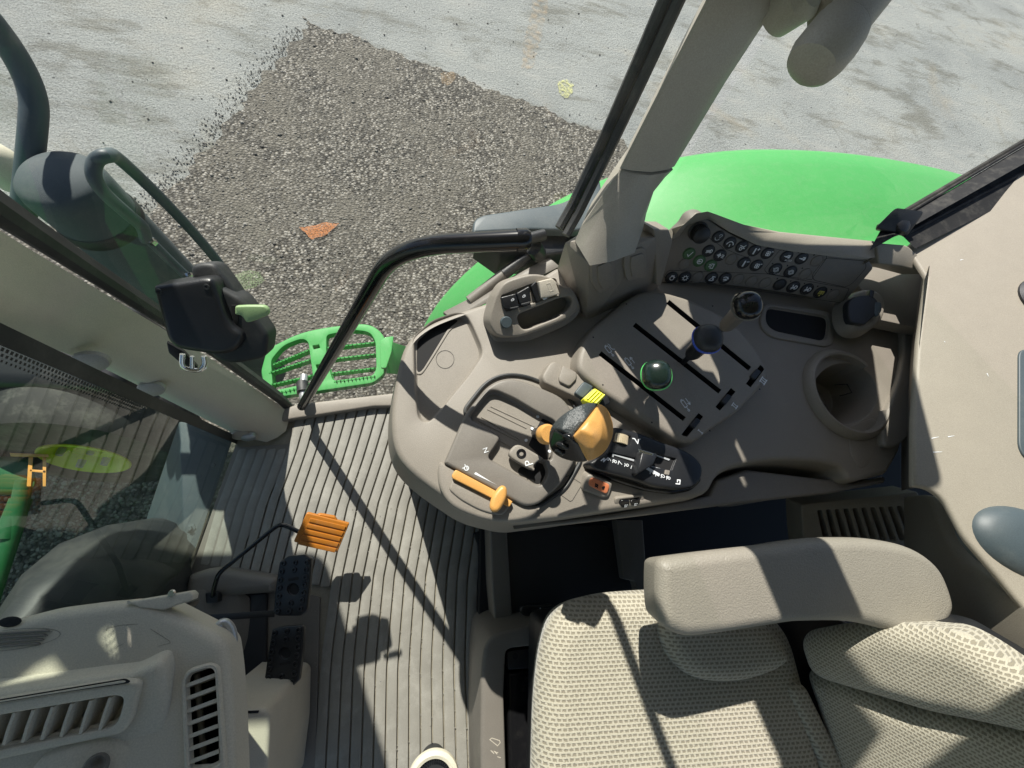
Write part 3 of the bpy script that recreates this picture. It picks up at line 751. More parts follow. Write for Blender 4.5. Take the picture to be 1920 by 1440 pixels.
# grab bar as one bent steel tube
gb = tube('grab_bar', bar, .0125, blackg, door, seg=20)
revolve('bar_end', W(990, 449, .895), (1, .1, .1), [(0, .004), (.010, .003), (.0135, -.002), (.0135, -.014)], blackg, gb, seg=20)
st = tube('bar_stub', [W(573, 760, .07), W(568, 742, .075), W(567, 722, .06) + Vector((0, .03, 0))], .011, silver, door, seg=16)
tube('bar_collar', [W(568, 736, .075), W(567, 718, .065)], .0165, rubber, door, seg=18)
lb = T('latch', None, None, (0, 0, 0)); COL.objects.unlink(lb); bpy.data.objects.remove(lb)
lf = Fr(W(360, 600, .66), Vector((.10, -.62, .78)), Vector((1, 0, 0)))
latch = slab('latch_box', lf, rnd([(283, 536, 8), (385, 520, 14), (400, 524, 14), (412, 560, 20), (430, 610, 30), (452, 624, 16), (455, 640, 20), (440, 660, 20), (410, 668, 20), (330, 656, 20), (312, 640, 12)], 6), .05, black, door, r=.010, segs=5, flare=.003)
slab('latch_housing', lf.up(-.016), rnd([(395, 528, 12), (425, 545, 20), (452, 560, 10), (490, 610, 20), (503, 630, 10), (498, 672, 14), (440, 684, 20), (400, 676, 20), (380, 640), (380, 560)], 4), .05, rubber, door, r=.008, segs=4)
slab('latch_bracket', lf.up(-.03), rnd([(355, 498, 12), (378, 492, 12), (402, 494, 12), (440, 545, 20), (470, 600, 10), (400, 600), (360, 530)], 4), .04, rubber, door, r=.008, segs=4)
slab('latch_slot', lf.up(-.0145), rnd([(433, 572), (446, 572), (448, 590, 6), (446, 612, 8), (436, 606, 6)], 2), .002, void, door, r=.0005)
slab('latch_lever', lf.up(.004), rnd([(440, 574, 4), (462, 573, 4), (496, 573, 8), (504, 582, 8), (502, 592, 8), (476, 602, 10), (462, 606, 6), (452, 592, 4), (440, 590, 3)], 3), .010, latchg, door, r=.003)
for x, y in ((298, 547), (387, 538)):
    s = revolve('screw', lf.hit(x, y), lf.n, [(0, -.001), (.0018, -.0005), (.0022, .001), (.0042, .001), (.0048, -.001)], rubber, latch, seg=16)
# chrome striker on the front pillar
stk = T('door_striker', 'chrome striker loop on the front pillar under the latch box', 'door striker', tuple(W(360, 680, .55)))
sf = Fr(W(358, 678, .56), Vector((.35, -.6, .6)), Vector((1, 0, -.3)))
slab('base_plate', sf.up(-.012), rnd([(312, 642), (345, 660), (372, 690), (350, 692), (316, 662)], 3), .010, black, stk, r=.002)
loopb = [sf.hit(342, 664), sf.hit(342, 684), sf.hit(352, 692), sf.hit(372, 694), sf.hit(383, 684), sf.hit(382, 668)]
tube('loop', catmull(loopb, 4), .0042, chrome, stk, seg=12)
tube('centre_pin', [sf.hit(360, 668), sf.hit(360, 690)], .0035, chrome, stk, seg=10)
slab('loop_face', sf.up(.002), rnd([(368, 694), (384, 684), (389, 690), (378, 698)], 2), .006, chrome, stk, r=.001)
# ================================================================== outside
# fender: section swept over the wheel
prof = [(2.3, 1.02, .40), (1.9, 1.0, .56), (1.6, .985, .64), (1.34, .975, .67), (1.1, .97, .672), (.89, .965, .655), (.70, .96, .62), (.52, .95, .555), (.37, .92, .48), (.24, .86, .42), (.12, .79, .31), (.02, .74, .18), (-.05, .71, .02), (-.10, .68, -.20)]
rg = []
for i, (x, yo, z) in enumerate(prof):
    a = Vector(prof[max(0, i - 1)]); b_ = Vector(prof[min(len(prof) - 1, i + 1)]); t = (b_ - a); t.y = 0; t.normalize(); nr = Vector((t.z, 0, -t.x))
    if nr.z < 0: nr = -nr
    if t.x < 0: pass
    yi = .47; w = yo - yi
    ring = []
    for f_, hh in ((0, -.10), (0, -.012), (.03, 0.0), (.20, .016), (.26, .013), (.30, .004), (.36, .006), (.55, .014), (.78, .012), (.90, .0), (.965, -.022), (1.0, -.06), (1.0, -.14), (.99, -.145), (.96, -.03), (.5, -.012), (.01, -.03)):
        ring.append(Vector((x, yi + w * f_, z)) + nr * hh)
    rg.append(ring)
# refine along the sweep
fine = []
for i in range(len(rg) - 1):
    for k in range(3):
        t = k / 3; p0 = rg[max(0, i - 1)]; p1 = rg[i]; p2 = rg[i + 1]; p3 = rg[min(len(rg) - 1, i + 2)]
        fine.append([.5 * ((2 * b1) + (-a1 + c1) * t + (2 * a1 - 5 * b1 + 4 * c1 - d1) * t * t + (-a1 + 3 * b1 - 3 * c1 + d1) * t ** 3) for a1, b1, c1, d1 in zip(p0, p1, p2, p3)])
fine.append(rg[-1])
stk_ = hull('shade_box', [Vector(p) for p in ((-1.12, .44, -.28), (-2.7, .44, -.28), (-1.12, .44, -.8), (-2.7, .44, -.8), (-1.15, .80, -.30), (-2.7, .80, -.30), (-1.15, .80, -.8), (-2.7, .80, -.8))], black, None, r=.05, seg=3)  # box added to shade the ground and darken the view through the windscreen
tag(stk_, 'black box added ahead of the entry step to shade the ground, dim behind the windscreen', 'shade box')
fo = loft('rear_fender', fine, green, None, ang=60); tag(fo, 'bright green rear fender outside the side window', 'fender')
# rear wheel under the fender
ch = T('tractor_chassis', 'green tractor chassis with yellow rimmed wheels below the cab', 'tractor chassis', (0, -.7, -1.2))
rw = T('rear_wheel', None, None, (1.15, .75, -.35), parent=ch)
bm = revolve_bm(Vector((1.15, .72, -.35)), (0, 1, 0), [(.40, -.20), (.70, -.21), (.80, -.19), (.84, -.12), (.85, 0), (.84, .12), (.80, .19), (.70, .21), (.40, .20)], seg=60)
for k in range(40):
    a = k / 40 * 2 * math.pi
    for s in (-1, 1):
        rot = Matrix.Rotation(a + (.04 if s > 0 else 0), 3, 'Y') @ Matrix.Rotation(R(28 * s), 3, 'X')
        c = Vector((1.15, .72 + s * .10, -.35)) + Matrix.Rotation(a + (.04 if s > 0 else 0), 3, 'Y') @ Vector((0, 0, .86))
        box_bm(c, .045, .21, .05, bm, Matrix.Rotation(a, 3, 'Y') @ Matrix.Rotation(R(35 * s), 3, 'Z'))
bmesh.ops.recalc_face_normals(bm, faces=bm.faces); link('tyre', bm, tyre, rw)
revolve('rim', Vector((1.15, .72, -.35)), (0, 1, 0), [(0, -.05), (.30, -.05), (.36, .10), (.42, .12), (.42, -.15)], yellow, rw, seg=40)
# black fender front extension plate outside the door, with hinge and stay
ex = T('fender_extension', 'black plastic fender extension plate outside the lower door hinge', 'fender extension', tuple(W(1000, 400, .55)))
ef = FZ(.60)
slab('plate', ef, rnd([(886, 436), (887, 412, 12), (905, 402, 10), (1055, 380, 20), (1085, 362, 10), (1098, 338, 8), (1125, 335), (1140, 420), (1080, 432), (1000, 430)], 3), .02, slate, ex, r=.006)
slab('hinge_box', FZ(.57), rnd([(892, 436), (1100, 424), (1080, 470), (1010, 480), (990, 470), (940, 470)], 4), .09, black, ex, r=.006)
tube('hinge_knuckle', [W(1000, 462, .60), W(1012, 478, .55)], .018, black, ex, seg=16)
tube('hinge_knuckle', [W(985, 449, .62), W(1020, 440, .62)], .012, black, ex, seg=16)
gs = T('gas_strut', 'black gas strut slanting under the door glass beside the green fender', 'gas strut', tuple(W(900, 530, .45)))
tube('cylinder', [W(880, 565, .50), W(948, 512, .53)], .0125, taupe2, gs)
tube('cylinder_cap', [W(944, 515, .53), W(990, 480, .55)], .013, black, gs)
tube('rod', [W(984, 485, .55), W(1000, 470, .56)], .007, chrome, gs)
revolve('ball_joint', W(1004, 468, .56), (0, 0, 1), [(0, .014), (.010, .010), (.014, 0), (.010, -.010), (0, -.014)], black, gs, seg=16)
hull('sill_rail', [W(*p) for p in ((830, 585, .48), (1030, 482, .56), (1050, 500, .56), (850, 600, .50), (830, 590, .44), (1040, 500, .50))], taupe2, cab, r=.003)
# exhaust stack outside the front pillar
exs = T('exhaust_stack', 'thick slate grey exhaust stack standing outside the front pillar', 'exhaust stack', (-.66, .54, -.6))
def vert(x, y, z): return Vector((x, y, z))
cx0, cy0 = W(265, 480, .30)[:2]
revolve('muffler', Vector((cx0, cy0, -.55)), (0, 0, 1), [(0, 0), (.06, 0), (.074, .02), (.074, 1.07), (.070, 1.09), (.06, 1.10), (.03, 1.11), (0, 1.112)], exg, exs, seg=40)
revolve('muffler_band', Vector((cx0, cy0, .42)), (0, 0, 1), [(.075, 0), (.077, .004), (.077, .026), (.075, .03)], rubber, exs, seg=40)
# heavy bent tube (mirror arm) beside it
ma = tube('mirror_arm', bend([W(44, 400, .46), W(62, 250, .56), W(66, 170, .60), W(0, 55, .68), W(-140, -90, .78)], .12, 8), [.0215] * 28 if False else .0200, slate, None, seg=22)
tag(ma, 'dark bent mirror arm tube rising at the left edge of the photo', 'mirror arm')
wh = revolve('air_intake_cap', W(-10, 300, .50), (0, 0, 1), [(0, .03), (.02, .028), (.03, .018), (.035, 0), (.035, -.05)], cream, None, seg=30); tag(wh, 'pale rounded cap behind the bent mirror arm', 'cap')
gr = tube('exterior_grab_rail', catmull([W(488, 612, .08), W(462, 565, .14), W(400, 480, .27), W(320, 390, .43), W(228, 302, .58), W(202, 292, .64), W(180, 302, .635), W(176, 330, .62), W(196, 362, .59), W(240, 402, .54), W(266, 425, .50), W(274, 450, .46)], 6), .0115, slate, None, seg=14)
tag(gr, 'dark looped grab rail outside the door in front of the gravel', 'grab rail')
for i, (x, y, z) in enumerate([(283, 452, .46), (355, 520, .38), (170, 470, .60)]):
    pass
br = T('exhaust_bracket', 'small clamp bracket bolted to the side of the exhaust stack', 'bracket', tuple(W(300, 470, .42)))
tube('clamp_strap', [W(280, 450, .45), W(312, 482, .40), W(352, 520, .34)], .010, slate, br, seg=10)
revolve('clamp_bolt', W(284, 452, .46), (.2, -.3, 1), [(0, .008), (.006, .007), (.008, 0), (.008, -.01)], chrome, br, seg=6)
revolve('clamp_bolt', W(355, 516, .36), (.2, -.3, 1), [(0, .008), (.006, .007), (.008, 0), (.008, -.01)], chrome, br, seg=6)
# green entry step with serrated treads
stp = T('entry_step', 'green grated entry steps below the cab door', 'entry step', tuple(W(620, 680, -.3)))
for zt, dx, dy in ((-.20, 0, 0),):
    sfz = FZ(zt)
    def mp(x, y): 
        return (x, y)
    outer = rnd([(488, 700, 10), (500, 655, 10), (560, 624, 30), (620, 612, 30), (690, 606, 20), (716, 622, 16), (728, 650, 10), (722, 700, 10), (700, 718, 8), (520, 745, 8), (498, 735, 8)], 6)
    h1 = rnd([(508, 675), (530, 648, 14), (566, 634, 14), (578, 640), (584, 684), (588, 716), (512, 733)], 7)
    h2 = rnd([(612, 628), (660, 618, 14), (694, 622, 14), (704, 640), (706, 690), (700, 704), (624, 714), (612, 670)], 7)
    h3 = rnd([(586, 648), (598, 646), (600, 652), (588, 655)], 1); h4 = rnd([(592, 684), (606, 682), (607, 689), (594, 691)], 1)
    P = lambda q: [tuple(Vector(sfz.uv(*p)) * 1.0 + Vector((dx, dy)) * (1 if zt < -.3 else 0)) for p in q]
    link('step_frame', slab_bm(sfz, P(outer), .028, r=.004, px=False, holes=[(P(h), -.028, .002, 0, 0) for h in (h1, h2, h3, h4)], bottom=False), green, stp)
    for k, (a0, a1) in enumerate((((504, 700), (582, 674)), ((506, 722), (586, 704)), ((508, 740), (590, 722)), ((512, 684), (580, 656)), ((616, 674), (704, 664)), ((622, 700), (704, 690)), ((614, 652), (704, 642)), ((626, 716), (704, 706)))):
        u0, u1 = [Vector(q) for q in P([a0, a1])]; n_ = 22; bm = bmesh.new(); d = (u1 - u0) / n_; q_ = Vector((-d.y, d.x)).normalized()
        for i in range(n_):
            c0 = u0 + d * i; c1 = u0 + d * (i + 1); cm = (c0 + c1) / 2
            tb = .010 if i % 2 else .002
            vs = [sfz.w(*(c0 - q_ * .0025), -.03), sfz.w(*(c1 - q_ * .0025), -.03), sfz.w(*(c1 - q_ * .0025), 0), sfz.w(*(cm - q_ * .0025), tb), sfz.w(*(c0 - q_ * .0025), 0)]
            va = [bm.verts.new(v) for v in vs]; vb = [bm.verts.new(v + Vector((q_.x, q_.y, 0)) * .005) for v in vs]
            bm.faces.new(va); bm.faces.new(list(reversed(vb))); bridge(bm, va, vb, smooth=False)
        bmesh.ops.remove_doubles(bm, verts=bm.verts, dist=.00001); bmesh.ops.recalc_face_normals(bm, faces=bm.faces)
        link('tread', bm, green, stp)
slab('side_flap', FZ(-.16), rnd([(712, 640), (722, 632), (738, 630), (734, 660), (724, 690), (714, 690)], 3), .01, green, stp, r=.002)
hull('step_side', [W(728, 640, -.18), W(724, 700, -.18), W(728, 640, -.18) + Vector((.10, .14, -.40)), W(724, 700, -.18) + Vector((.10, .14, -.40)), W(732, 640, -.18), W(728, 700, -.18)], green, stp, r=.001)
# front axle, wheel and bonnet seen through the windscreen
fw = T('front_wheel', None, None, tuple(W(165, 860, -.5)), parent=ch)
wc_ = W(160, 862, -.60); ax = Vector((.04, -.97, .24)).normalized()
revolve('rim', wc_, ax, [(0, -.030), (.035, -.030), (.045, -.05), (.095, -.05), (.115, -.01), (.135, .004), (.14, 0), (.14, -.03)], yellow, fw, seg=48)
revolve('tyre', wc_, ax, [(.138, -.005), (.17, .0), (.30, -.01), (.335, -.06), (.34, -.20), (.30, -.25), (.17, -.24)], tyre, fw, seg=48)
for x, y in ((112, 850), (170, 848), (150, 872), (196, 868)):
    revolve('hub_bolt', W(x, y, -.60), ax, [(0, .01), (.012, .008), (.014, -.02)], silver, fw, seg=6)
fa = T('front_axle', None, None, tuple(W(30, 870, -.6)), parent=ch)
hull('axle_housing', [W(*p) for p in ((-80, 850, -.5), (60, 858, -.5), (70, 912, -.5), (40, 930, -.5), (-80, 920, -.5), (60, 858, -.7), (70, 912, -.7), (-80, 850, -.7), (-80, 930, -.7))], green2, fa, r=.02)
tube('drag_link', [W(46, 900, -.50), W(30, 980, -.52), W(-30, 1160, -.55)], .024, green2, fa, seg=16)
tube('steering_cylinder', [W(40, 935, -.52), W(10, 1010, -.52)], .030, green2, fa, seg=16)
bmx = hull('bracket', [W(*p) for p in ((18, 849, -.44), (90, 852, -.44), (92, 858, -.44), (20, 856, -.44), (18, 849, -.46), (90, 852, -.46))], orange, fa, r=.001)
for q in (((54, 852), (62, 856), (58, 912), (50, 912)), ((80, 855), (87, 857), (86, 912), (80, 912)), ((56, 880), (86, 882), (86, 887), (56, 884))):
    hull('bracket_leg', [W(x, y, -.445) for x, y in q] + [W(x, y, -.475) for x, y in q], orange, fa, r=.001)
bt = hull('bonnet', [Vector(p) for p in ((-.95, -.36, .12), (-2.6, -.42, .0), (-.95, -1.1, .12), (-2.6, -1.1, .0), (-.95, -.30, -.1), (-2.6, -.36, -.2), (-.95, -1.2, -.1), (-2.6, -1.2, -.2), (-.95, -.36, -.5), (-2.6, -.4, -.5), (-.95, -1.1, -.5))], green, ch, r=.04, seg=3)
tr = hull('transmission_housing', [Vector(p) for p in ((-1.6, -.45, -.45), (1.6, -.45, -.45), (-1.6, -.95, -.45), (1.6, -.95, -.45), (-1.6, -.5, -1.0), (1.6, -.5, -1.0), (-1.6, -.9, -1.0), (1.6, -.9, -1.0))], green2, ch, r=.04)
# black cowl hump in the windscreen corner
hr = []
for (x0, y0), (x1, y1), (x2, y2), z in [((-60, 1230), (-50, 1260), (-30, 1290), .34), ((40, 1078), (80, 1120), (110, 1200), .30), ((110, 1020), (170, 1060), (240, 1180), .24), ((200, 985), (230, 1030), (300, 1150), .18), ((270, 978), (300, 1020), (345, 1120), .10), ((330, 980), (350, 1000), (368, 1110), .02), ((345, 1010), (352, 1040), (365, 1115), -.04)]:
    a, b_, c_ = W(x0, y0, z - .06), W(x1, y1, z + .01), W(x2, y2, z - .02)
    hr.append([a + Vector((-.05, .02, -.25)), a, a.lerp(b_, .5) + Vector((0, 0, .014)), b_, b_.lerp(c_, .5) + Vector((0, 0, .008)), c_, c_ + Vector((0, -.05, -.25))])
cow = loft('cowl_hump', hr, rubber, None, ang=70); tag(cow, 'black moulded cowl hump in the windscreen corner above the dash', 'cowl')

# unseen boards added outside the view to shade the cab floor and console
em = T('shade_board', 'tall black board added out of view ahead of the door to shade the floor', 'shade board', (-.95, 1.0, .75))
slab('board_panel', Fr((-.97, 1.0, 1.42), (0, -1, .0), Vector((1, 0, 0))), rnd([(-.10, -.27), (.30, -.27), (.36, .27), (-.14, .27)], .05), .05, black, em, r=.015, px=False)
tube('board_stay', [Vector((-.95, 1.02, 1.6)), Vector((-.6, .7, 1.62)), Vector((-.5, .5, 1.62))], .018, black, em)
e2_ = T('shade_board', 'black board added out of view outside the rear side window to shade the console', 'shade board', (.43, .75, 1.12))
slab('board_panel', Fr((.44, .75, 1.305), (0, -1, 0), Vector((1, 0, 0))), rnd([(-.115, -.235), (.33, -.235), (.19, .03), (.12, .185), (-.115, .185)], .02), .05, black, e2_, r=.012, px=False)
tube('shade_bar', [Vector((.098, .48, 1.10)), Vector((.10, .48, 1.62))], .009, black, e2_)  # unseen bar added to cast a thin shadow stripe on the seat
tube('cross_stay', [Vector((.098, .48, 1.12)), Vector((.16, .60, 1.12)), Vector((.33, .77, 1.14))], .009, black, e2_)
tube('board_stay', [Vector((.25, .77, 1.45)), Vector((.24, .70, 1.60)), Vector((.22, .45, 1.63))], .012, black, e2_)
def crop(ox, oy, s): return lambda x, y, *r: (ox + x / s, oy + y / s) + tuple(q / s * 1.6 for q in r)
# ================================================================== floor mat
fm = T('floor_mat', 'grey ribbed rubber floor mat with dusty grooves', 'floor mat', tuple(W(700, 1000, 0)))
rows = [(740, 719, 18.7), (762, 710, 18.7), (850, 684, 18.5), (945, 652, 18.9), (1080, 622, 19.6), (1240, 600, 20.9), (1440, 588, 22.3), (1620, 588, 23.5)]
def gx(k, y):
    for (y0, x0, d0), (y1, x1, d1) in zip(rows, rows[1:]):
        if y <= y1: break
    t = (y - y0) / (y1 - y0); return (x0 + (x1 - x0) * t) + k * (d0 + (d1 - d0) * t)
def ytop(x):
    if x < 546: return 842
    return 786 - (x - 546) * .20
bm = bmesh.new(); f0 = FZ(.0045)
for k in range(-13, 15):
    # find start row
    ys = 745
    while ys < 900 and ys < ytop(gx(k + .5, ys)): ys += 2
    if k <= -2 and gx(k + .5, 800) < 552:
        while ys < 1000 and (gx(k + .15, ys) < 552 and ys < 842): ys += 2
    ye = 1600
    if k < -1: ye = 1100 + (k + 1) * 3.4
    if k in (-1,): ye = 1100
    if k >= 11: ys = max(ys, 985 - (13 - k) * 12)
    if ys > ye - 10: continue
    yy = [ys] + [y for y in range(int(ys) + 18, int(ye) - 8, 45)] + [ye]
    g = 1.45
    Lp = [(gx(k, y) + g, y) for y in yy]; Rp = [(gx(k + 1, y) - g, y) for y in yy]
    Lp[0] = (Lp[0][0], Lp[0][1], 5); Rp[0] = (Rp[0][0], Rp[0][1] - 3, 5); Lp[-1] += (4,); Rp[-1] += (4,)
    out = rnd(Lp + Rp[::-1], .0)
    slab_bm(f0, out, .008, r=.0012, segs=2, bm=bm, bottom=False)
link('ribbed_surface', bm, matm, fm)
slab('edge_strip', FZ(.010), rnd([(886, 1000), (930, 985, 10), (1010, 985), (1010, 1215), (905, 1215), (900, 1100), (895, 1020)], 4), .008, rubber, fm, r=.003)
bm = bmesh.new(); gr_ = random.Random(3)
for q in range(420):
    if gr_.random() < .7:
        k = gr_.randint(-2, 13); y = gr_.uniform(860, 1440); x = gx(k, y) + gr_.uniform(-1.2, 1.2); z_ = .0
    else: x = gr_.uniform(560, 900); y = gr_.uniform(800, 1440); z_ = .0045
    p = W(x, y, z_); r_ = gr_.uniform(.0006, .0017)
    bmesh.ops.create_icosphere(bm, subdivisions=1, radius=r_, matrix=Matrix.Translation(p + Vector((0, 0, r_ * .6))))
tag(link('floor_grit', bm, stm, smooth=False), kind='stuff')
# ================================================================== seat base and dark shelf beside it
seat = T('operator_seat', 'operator seat in tan and grey woven fabric with a grey armrest', 'seat', tuple(W(1300, 1350, .0)))
sb = T('seat_base', None, None, tuple(W(1000, 1300, .1)), parent=seat)
slab('base_panel', FZ(.16), rnd([(934, 985), (1130, 985), (1180, 1000), (1240, 1130), (1240, 1250), (936, 1195)], 6), .16, navy, sb, r=.004)
slab('side_frame', FZ(.175), rnd([(918, 984, 4), (950, 984, 4), (962, 1180, 4), (930, 1190, 4), (922, 1100)], 3), .17, taupe2, sb, r=.006)
slab('bracket_panel', FZ(.20), rnd([(1155, 975), (1205, 975), (1215, 1110), (1196, 1112), (1190, 1090, 4), (1170, 1086, 4)], 2), .03, taupe2, sb, r=.003)
hole = rnd([(948, 1216, 14), (1060, 1205), (1060, 1560), (952, 1560), (944, 1300)], 4)
sfr = FZ(.30)
slab('surround', sfr, rnd([(902, 1250, 30), (912, 1190, 40), (1010, 1168), (1100, 1160), (1100, 1600), (905, 1600), (900, 1400)], 6), .29, [taupe2, void], sb, r=.010, segs=4, holes=[(hole, .10, .004, 0, 1)])
slab('battery_cover', FZ(.27), rnd([(952, 1262, 6), (1008, 1256), (1100, 1250), (1100, 1600), (956, 1600)], 2), .12, blackg, sb, r=.006)
slab('cover_bracket', FZ(.285), rnd([(950, 1222, 6), (978, 1218), (1040, 1214), (1040, 1250), (952, 1256, 4)], 2), .02, black, sb, r=.002)
revolve('bracket_hole', W(966, 1231, .2862), (0, 0, 1), [(0, 0), (.006, 0), (.0065, -.002)], void, sb, seg=18)
# embossed arrows on the surround
bm = bmesh.new(); S4 = lambda L: strokes_bm(sfr, 0, 0, (1, 0), [], bm=bm)
def px_strokes(bm, fr, lines, wpx, h=.0006):
    for L in lines:
        Q = [fr.uv(*p) for p in L]
        o = Vector(Q[0]); w = (Vector(fr.uv(L[0][0] + 1, L[0][1])) - o).length * wpx / 2
        for i in range(len(Q) - 1):
            a, b = Vector(Q[i]), Vector(Q[i + 1]); d = b - a
            if d.length < 1e-7: continue
            d.normalize(); nn = Vector((-d.y, d.x)) * w; e = d * w * .6; hh = h + .00003 * (i % 5)
            bm.faces.new([bm.verts.new(fr.w(p.x, p.y, hh)) for p in (a - e - nn, b + e - nn, b + e + nn, a - e + nn)])
    return bm
c4 = crop(720, 1160, 5.144)
px_strokes(bm, sfr, [[c4(*p) for p in L] for L in ([(1040, 1150), (1115, 1175), (1120, 1195), (1095, 1225), (1020, 1165), (1040, 1150)], [(1030, 1270), (1060, 1300), (1040, 1275)], [(1060, 1275), (1090, 1305), (1075, 1280)], [(1085, 1290), (1100, 1290)], [(1095, 1330), (1125, 1340)])], 1.2)
link('embossed_arrows', bm, dashm, sb, smooth=False)
sh = T('seat_adjust_handle', 'short dark handle with a white seat symbol left of the cushion', 'handle', tuple(W(1010, 1144, .2)))
hf = FZ(.235)
slab('grip', hf, rnd([(976, 1140, 7), (984, 1134, 6), (1038, 1134, 3), (1040, 1154, 3), (984, 1156, 6), (976, 1150, 6)], 2), .018, black, sh, r=.004)
tube('link_rod', [W(1038, 1144, .226), W(1075, 1142, .22), W(1100, 1170, .22)], .006, black, sh)
bm = px_strokes(bmesh.new(), hf, [[(1013, 1140), (1010, 1150), (1004, 1150)], [(1011, 1147), (1010, 1150)], [(1005, 1152.5), (1007, 1152.5)], [(1009, 1152.5), (1011, 1152.5)]], 1.9)
link('seat_symbol', bm, white, sh, smooth=False)
# ================================================================== console
con = T('side_console', 'grey side console with trays, cup holder and switch housings beside the seat', 'console', tuple(W(1200, 750, 0)))
cz = .66; cf = FZ(cz)
c1 = crop(720, 560, 3.273)
tray = rnd([c1(*p) for p in ((185, 240), (300, 140), (440, 92), (505, 100), (540, 160), (600, 300), (600, 350), (520, 470), (420, 590), (350, 680), (290, 745), (250, 760), (210, 730), (190, 560))], 12)
pocket = rnd([(1436, 590, 10), (1442, 574, 10), (1552, 592, 12), (1556, 606, 8), (1552, 636, 12), (1538, 638), (1452, 620, 12), (1438, 608, 8)], 3)
cup = [(1584 + 61 * math.cos(k * math.pi / 16), 738 + 57 * math.sin(k * math.pi / 16)) for k in range(32)]
gate_out = rnd([(876, 770), (918, 714, 26), (985, 716, 30), (1060, 748, 26), (1086, 790, 30), (1084, 860), (1040, 930), (1000, 968, 30), (950, 975, 40), (850, 955, 50), (822, 890, 30)], 12)
top_out = rnd([(733, 822, 30), (733, 760, 40), (745, 690, 40), (760, 640, 30), (800, 606, 40), (870, 580, 30), (960, 552, 10), (1045, 500, 6), (1240, 480), (1420, 480), (1640, 490), (1735, 478), (1738, 515, 4), (1722, 650), (1706, 760), (1690, 845, 8), (1664, 890, 8), (1642, 893), (1608, 903, 10), (1590, 902, 8), (1580, 876, 14), (1540, 866, 20), (1450, 862, 40), (1380, 874, 30), (1345, 892, 16), (1330, 925, 16), (1300, 935), (1150, 958), (1060, 972), (960, 984, 20), (880, 965, 30), (790, 905, 50), (748, 865, 40)], 8)
bm = slab_bm(cf, top_out, .10, r=.010, segs=5, flare=.014, holes=[(tray, .012, .003, .001, 0), (pocket, .07, .004, .002, 1), (cup, .095, .002, .006, 0)])
link('console_top', bm, [taupe, void], con)
# deep compartment inside the tray
def tp(*a): return [c1(*p) for p in a]
trf = FZ(cz - .0118)
slab('deep_compartment', FZ(cz - .0105), rnd(tp((195, 250), (310, 150), (440, 110), (480, 125), (400, 200), (320, 330), (250, 440), (225, 468), (195, 460)), 5), .0015, [taupe, void], con, r=.0006, holes=[(rnd(tp((202, 262), (310, 162), (430, 122), (460, 132), (390, 190), (308, 325), (240, 435), (215, 455), (200, 440)), 5), .0012, .0004, 0, 1)])
bm = px_strokes(bmesh.new(), trf, [[c1(375 + 55 * math.cos(R(a)), 373 + 55 * math.sin(R(a))) for a in range(0, 361, 15)]], .7, .0003)
link('round_cover_line', bm, void, con, smooth=False)
# lower body below the overhang
low = [W(x, y, .57) for x, y in ((790, 870), (960, 950), (1300, 900), (1650, 860), (1690, 700), (1600, 560), (1100, 520), (900, 590), (780, 700))]
low = [W(x, y, .57) for x, y in ((738, 740), (742, 820), (765, 865), (830, 925), (905, 962), (1000, 965), (1300, 905), (1650, 860), (1690, 700), (1600, 560), (1100, 540), (900, 600), (780, 650))]
lowb = [W(x, y, 0) for x, y in ((745, 745), (748, 840), (758, 885), (815, 940), (890, 985))] + [Vector((p.x, max(p.y, .01), 0)) for p in low[5:11]] + [Vector((0, .345, 0)), Vector((-.1, .34, 0))]
bm = bmesh.new(); A_ = [bm.verts.new(p) for p in low]; B2 = [bm.verts.new(p) for p in lowb]; bridge(bm, A_, B2, smooth=False); bmesh.ops.recalc_face_normals(bm, faces=bm.faces)
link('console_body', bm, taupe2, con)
# skirt edge along the seat side
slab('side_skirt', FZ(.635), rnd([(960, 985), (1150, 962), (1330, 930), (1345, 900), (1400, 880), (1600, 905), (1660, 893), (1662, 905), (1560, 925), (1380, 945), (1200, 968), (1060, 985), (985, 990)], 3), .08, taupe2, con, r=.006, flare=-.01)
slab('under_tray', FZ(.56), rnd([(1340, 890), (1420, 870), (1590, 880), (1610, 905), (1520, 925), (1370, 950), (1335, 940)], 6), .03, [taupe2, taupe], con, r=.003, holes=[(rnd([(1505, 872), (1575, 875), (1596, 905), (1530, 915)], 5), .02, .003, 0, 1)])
revolve('fixing_hole', W(1405, 895, .5605), (0, 0, 1), [(0, 0), (.006, .0), (.007, -.002)], void, con, seg=16)
# right rear ramp: raised wedge next to the wall
slab('rear_wedge', FZ(.672), rnd([(1648, 505, 3), (1693, 480, 2), (1742, 512, 3), (1740, 560), (1724, 700), (1704, 820, 10), (1682, 838, 10), (1658, 838, 10), (1654, 800), (1700, 680, 60), (1690, 580, 40)], 4), .014, taupe, con, r=.005)
slab('wedge_cap', F3(W(1645, 455, .785), W(1738, 515, .765), W(1700, 458, .79)), rnd([(1643, 455, 2), (1702, 460, 8), (1726, 482, 4), (1742, 514, 2), (1690, 500), (1648, 494, 2)], 1), .05, beige, con, r=.003)
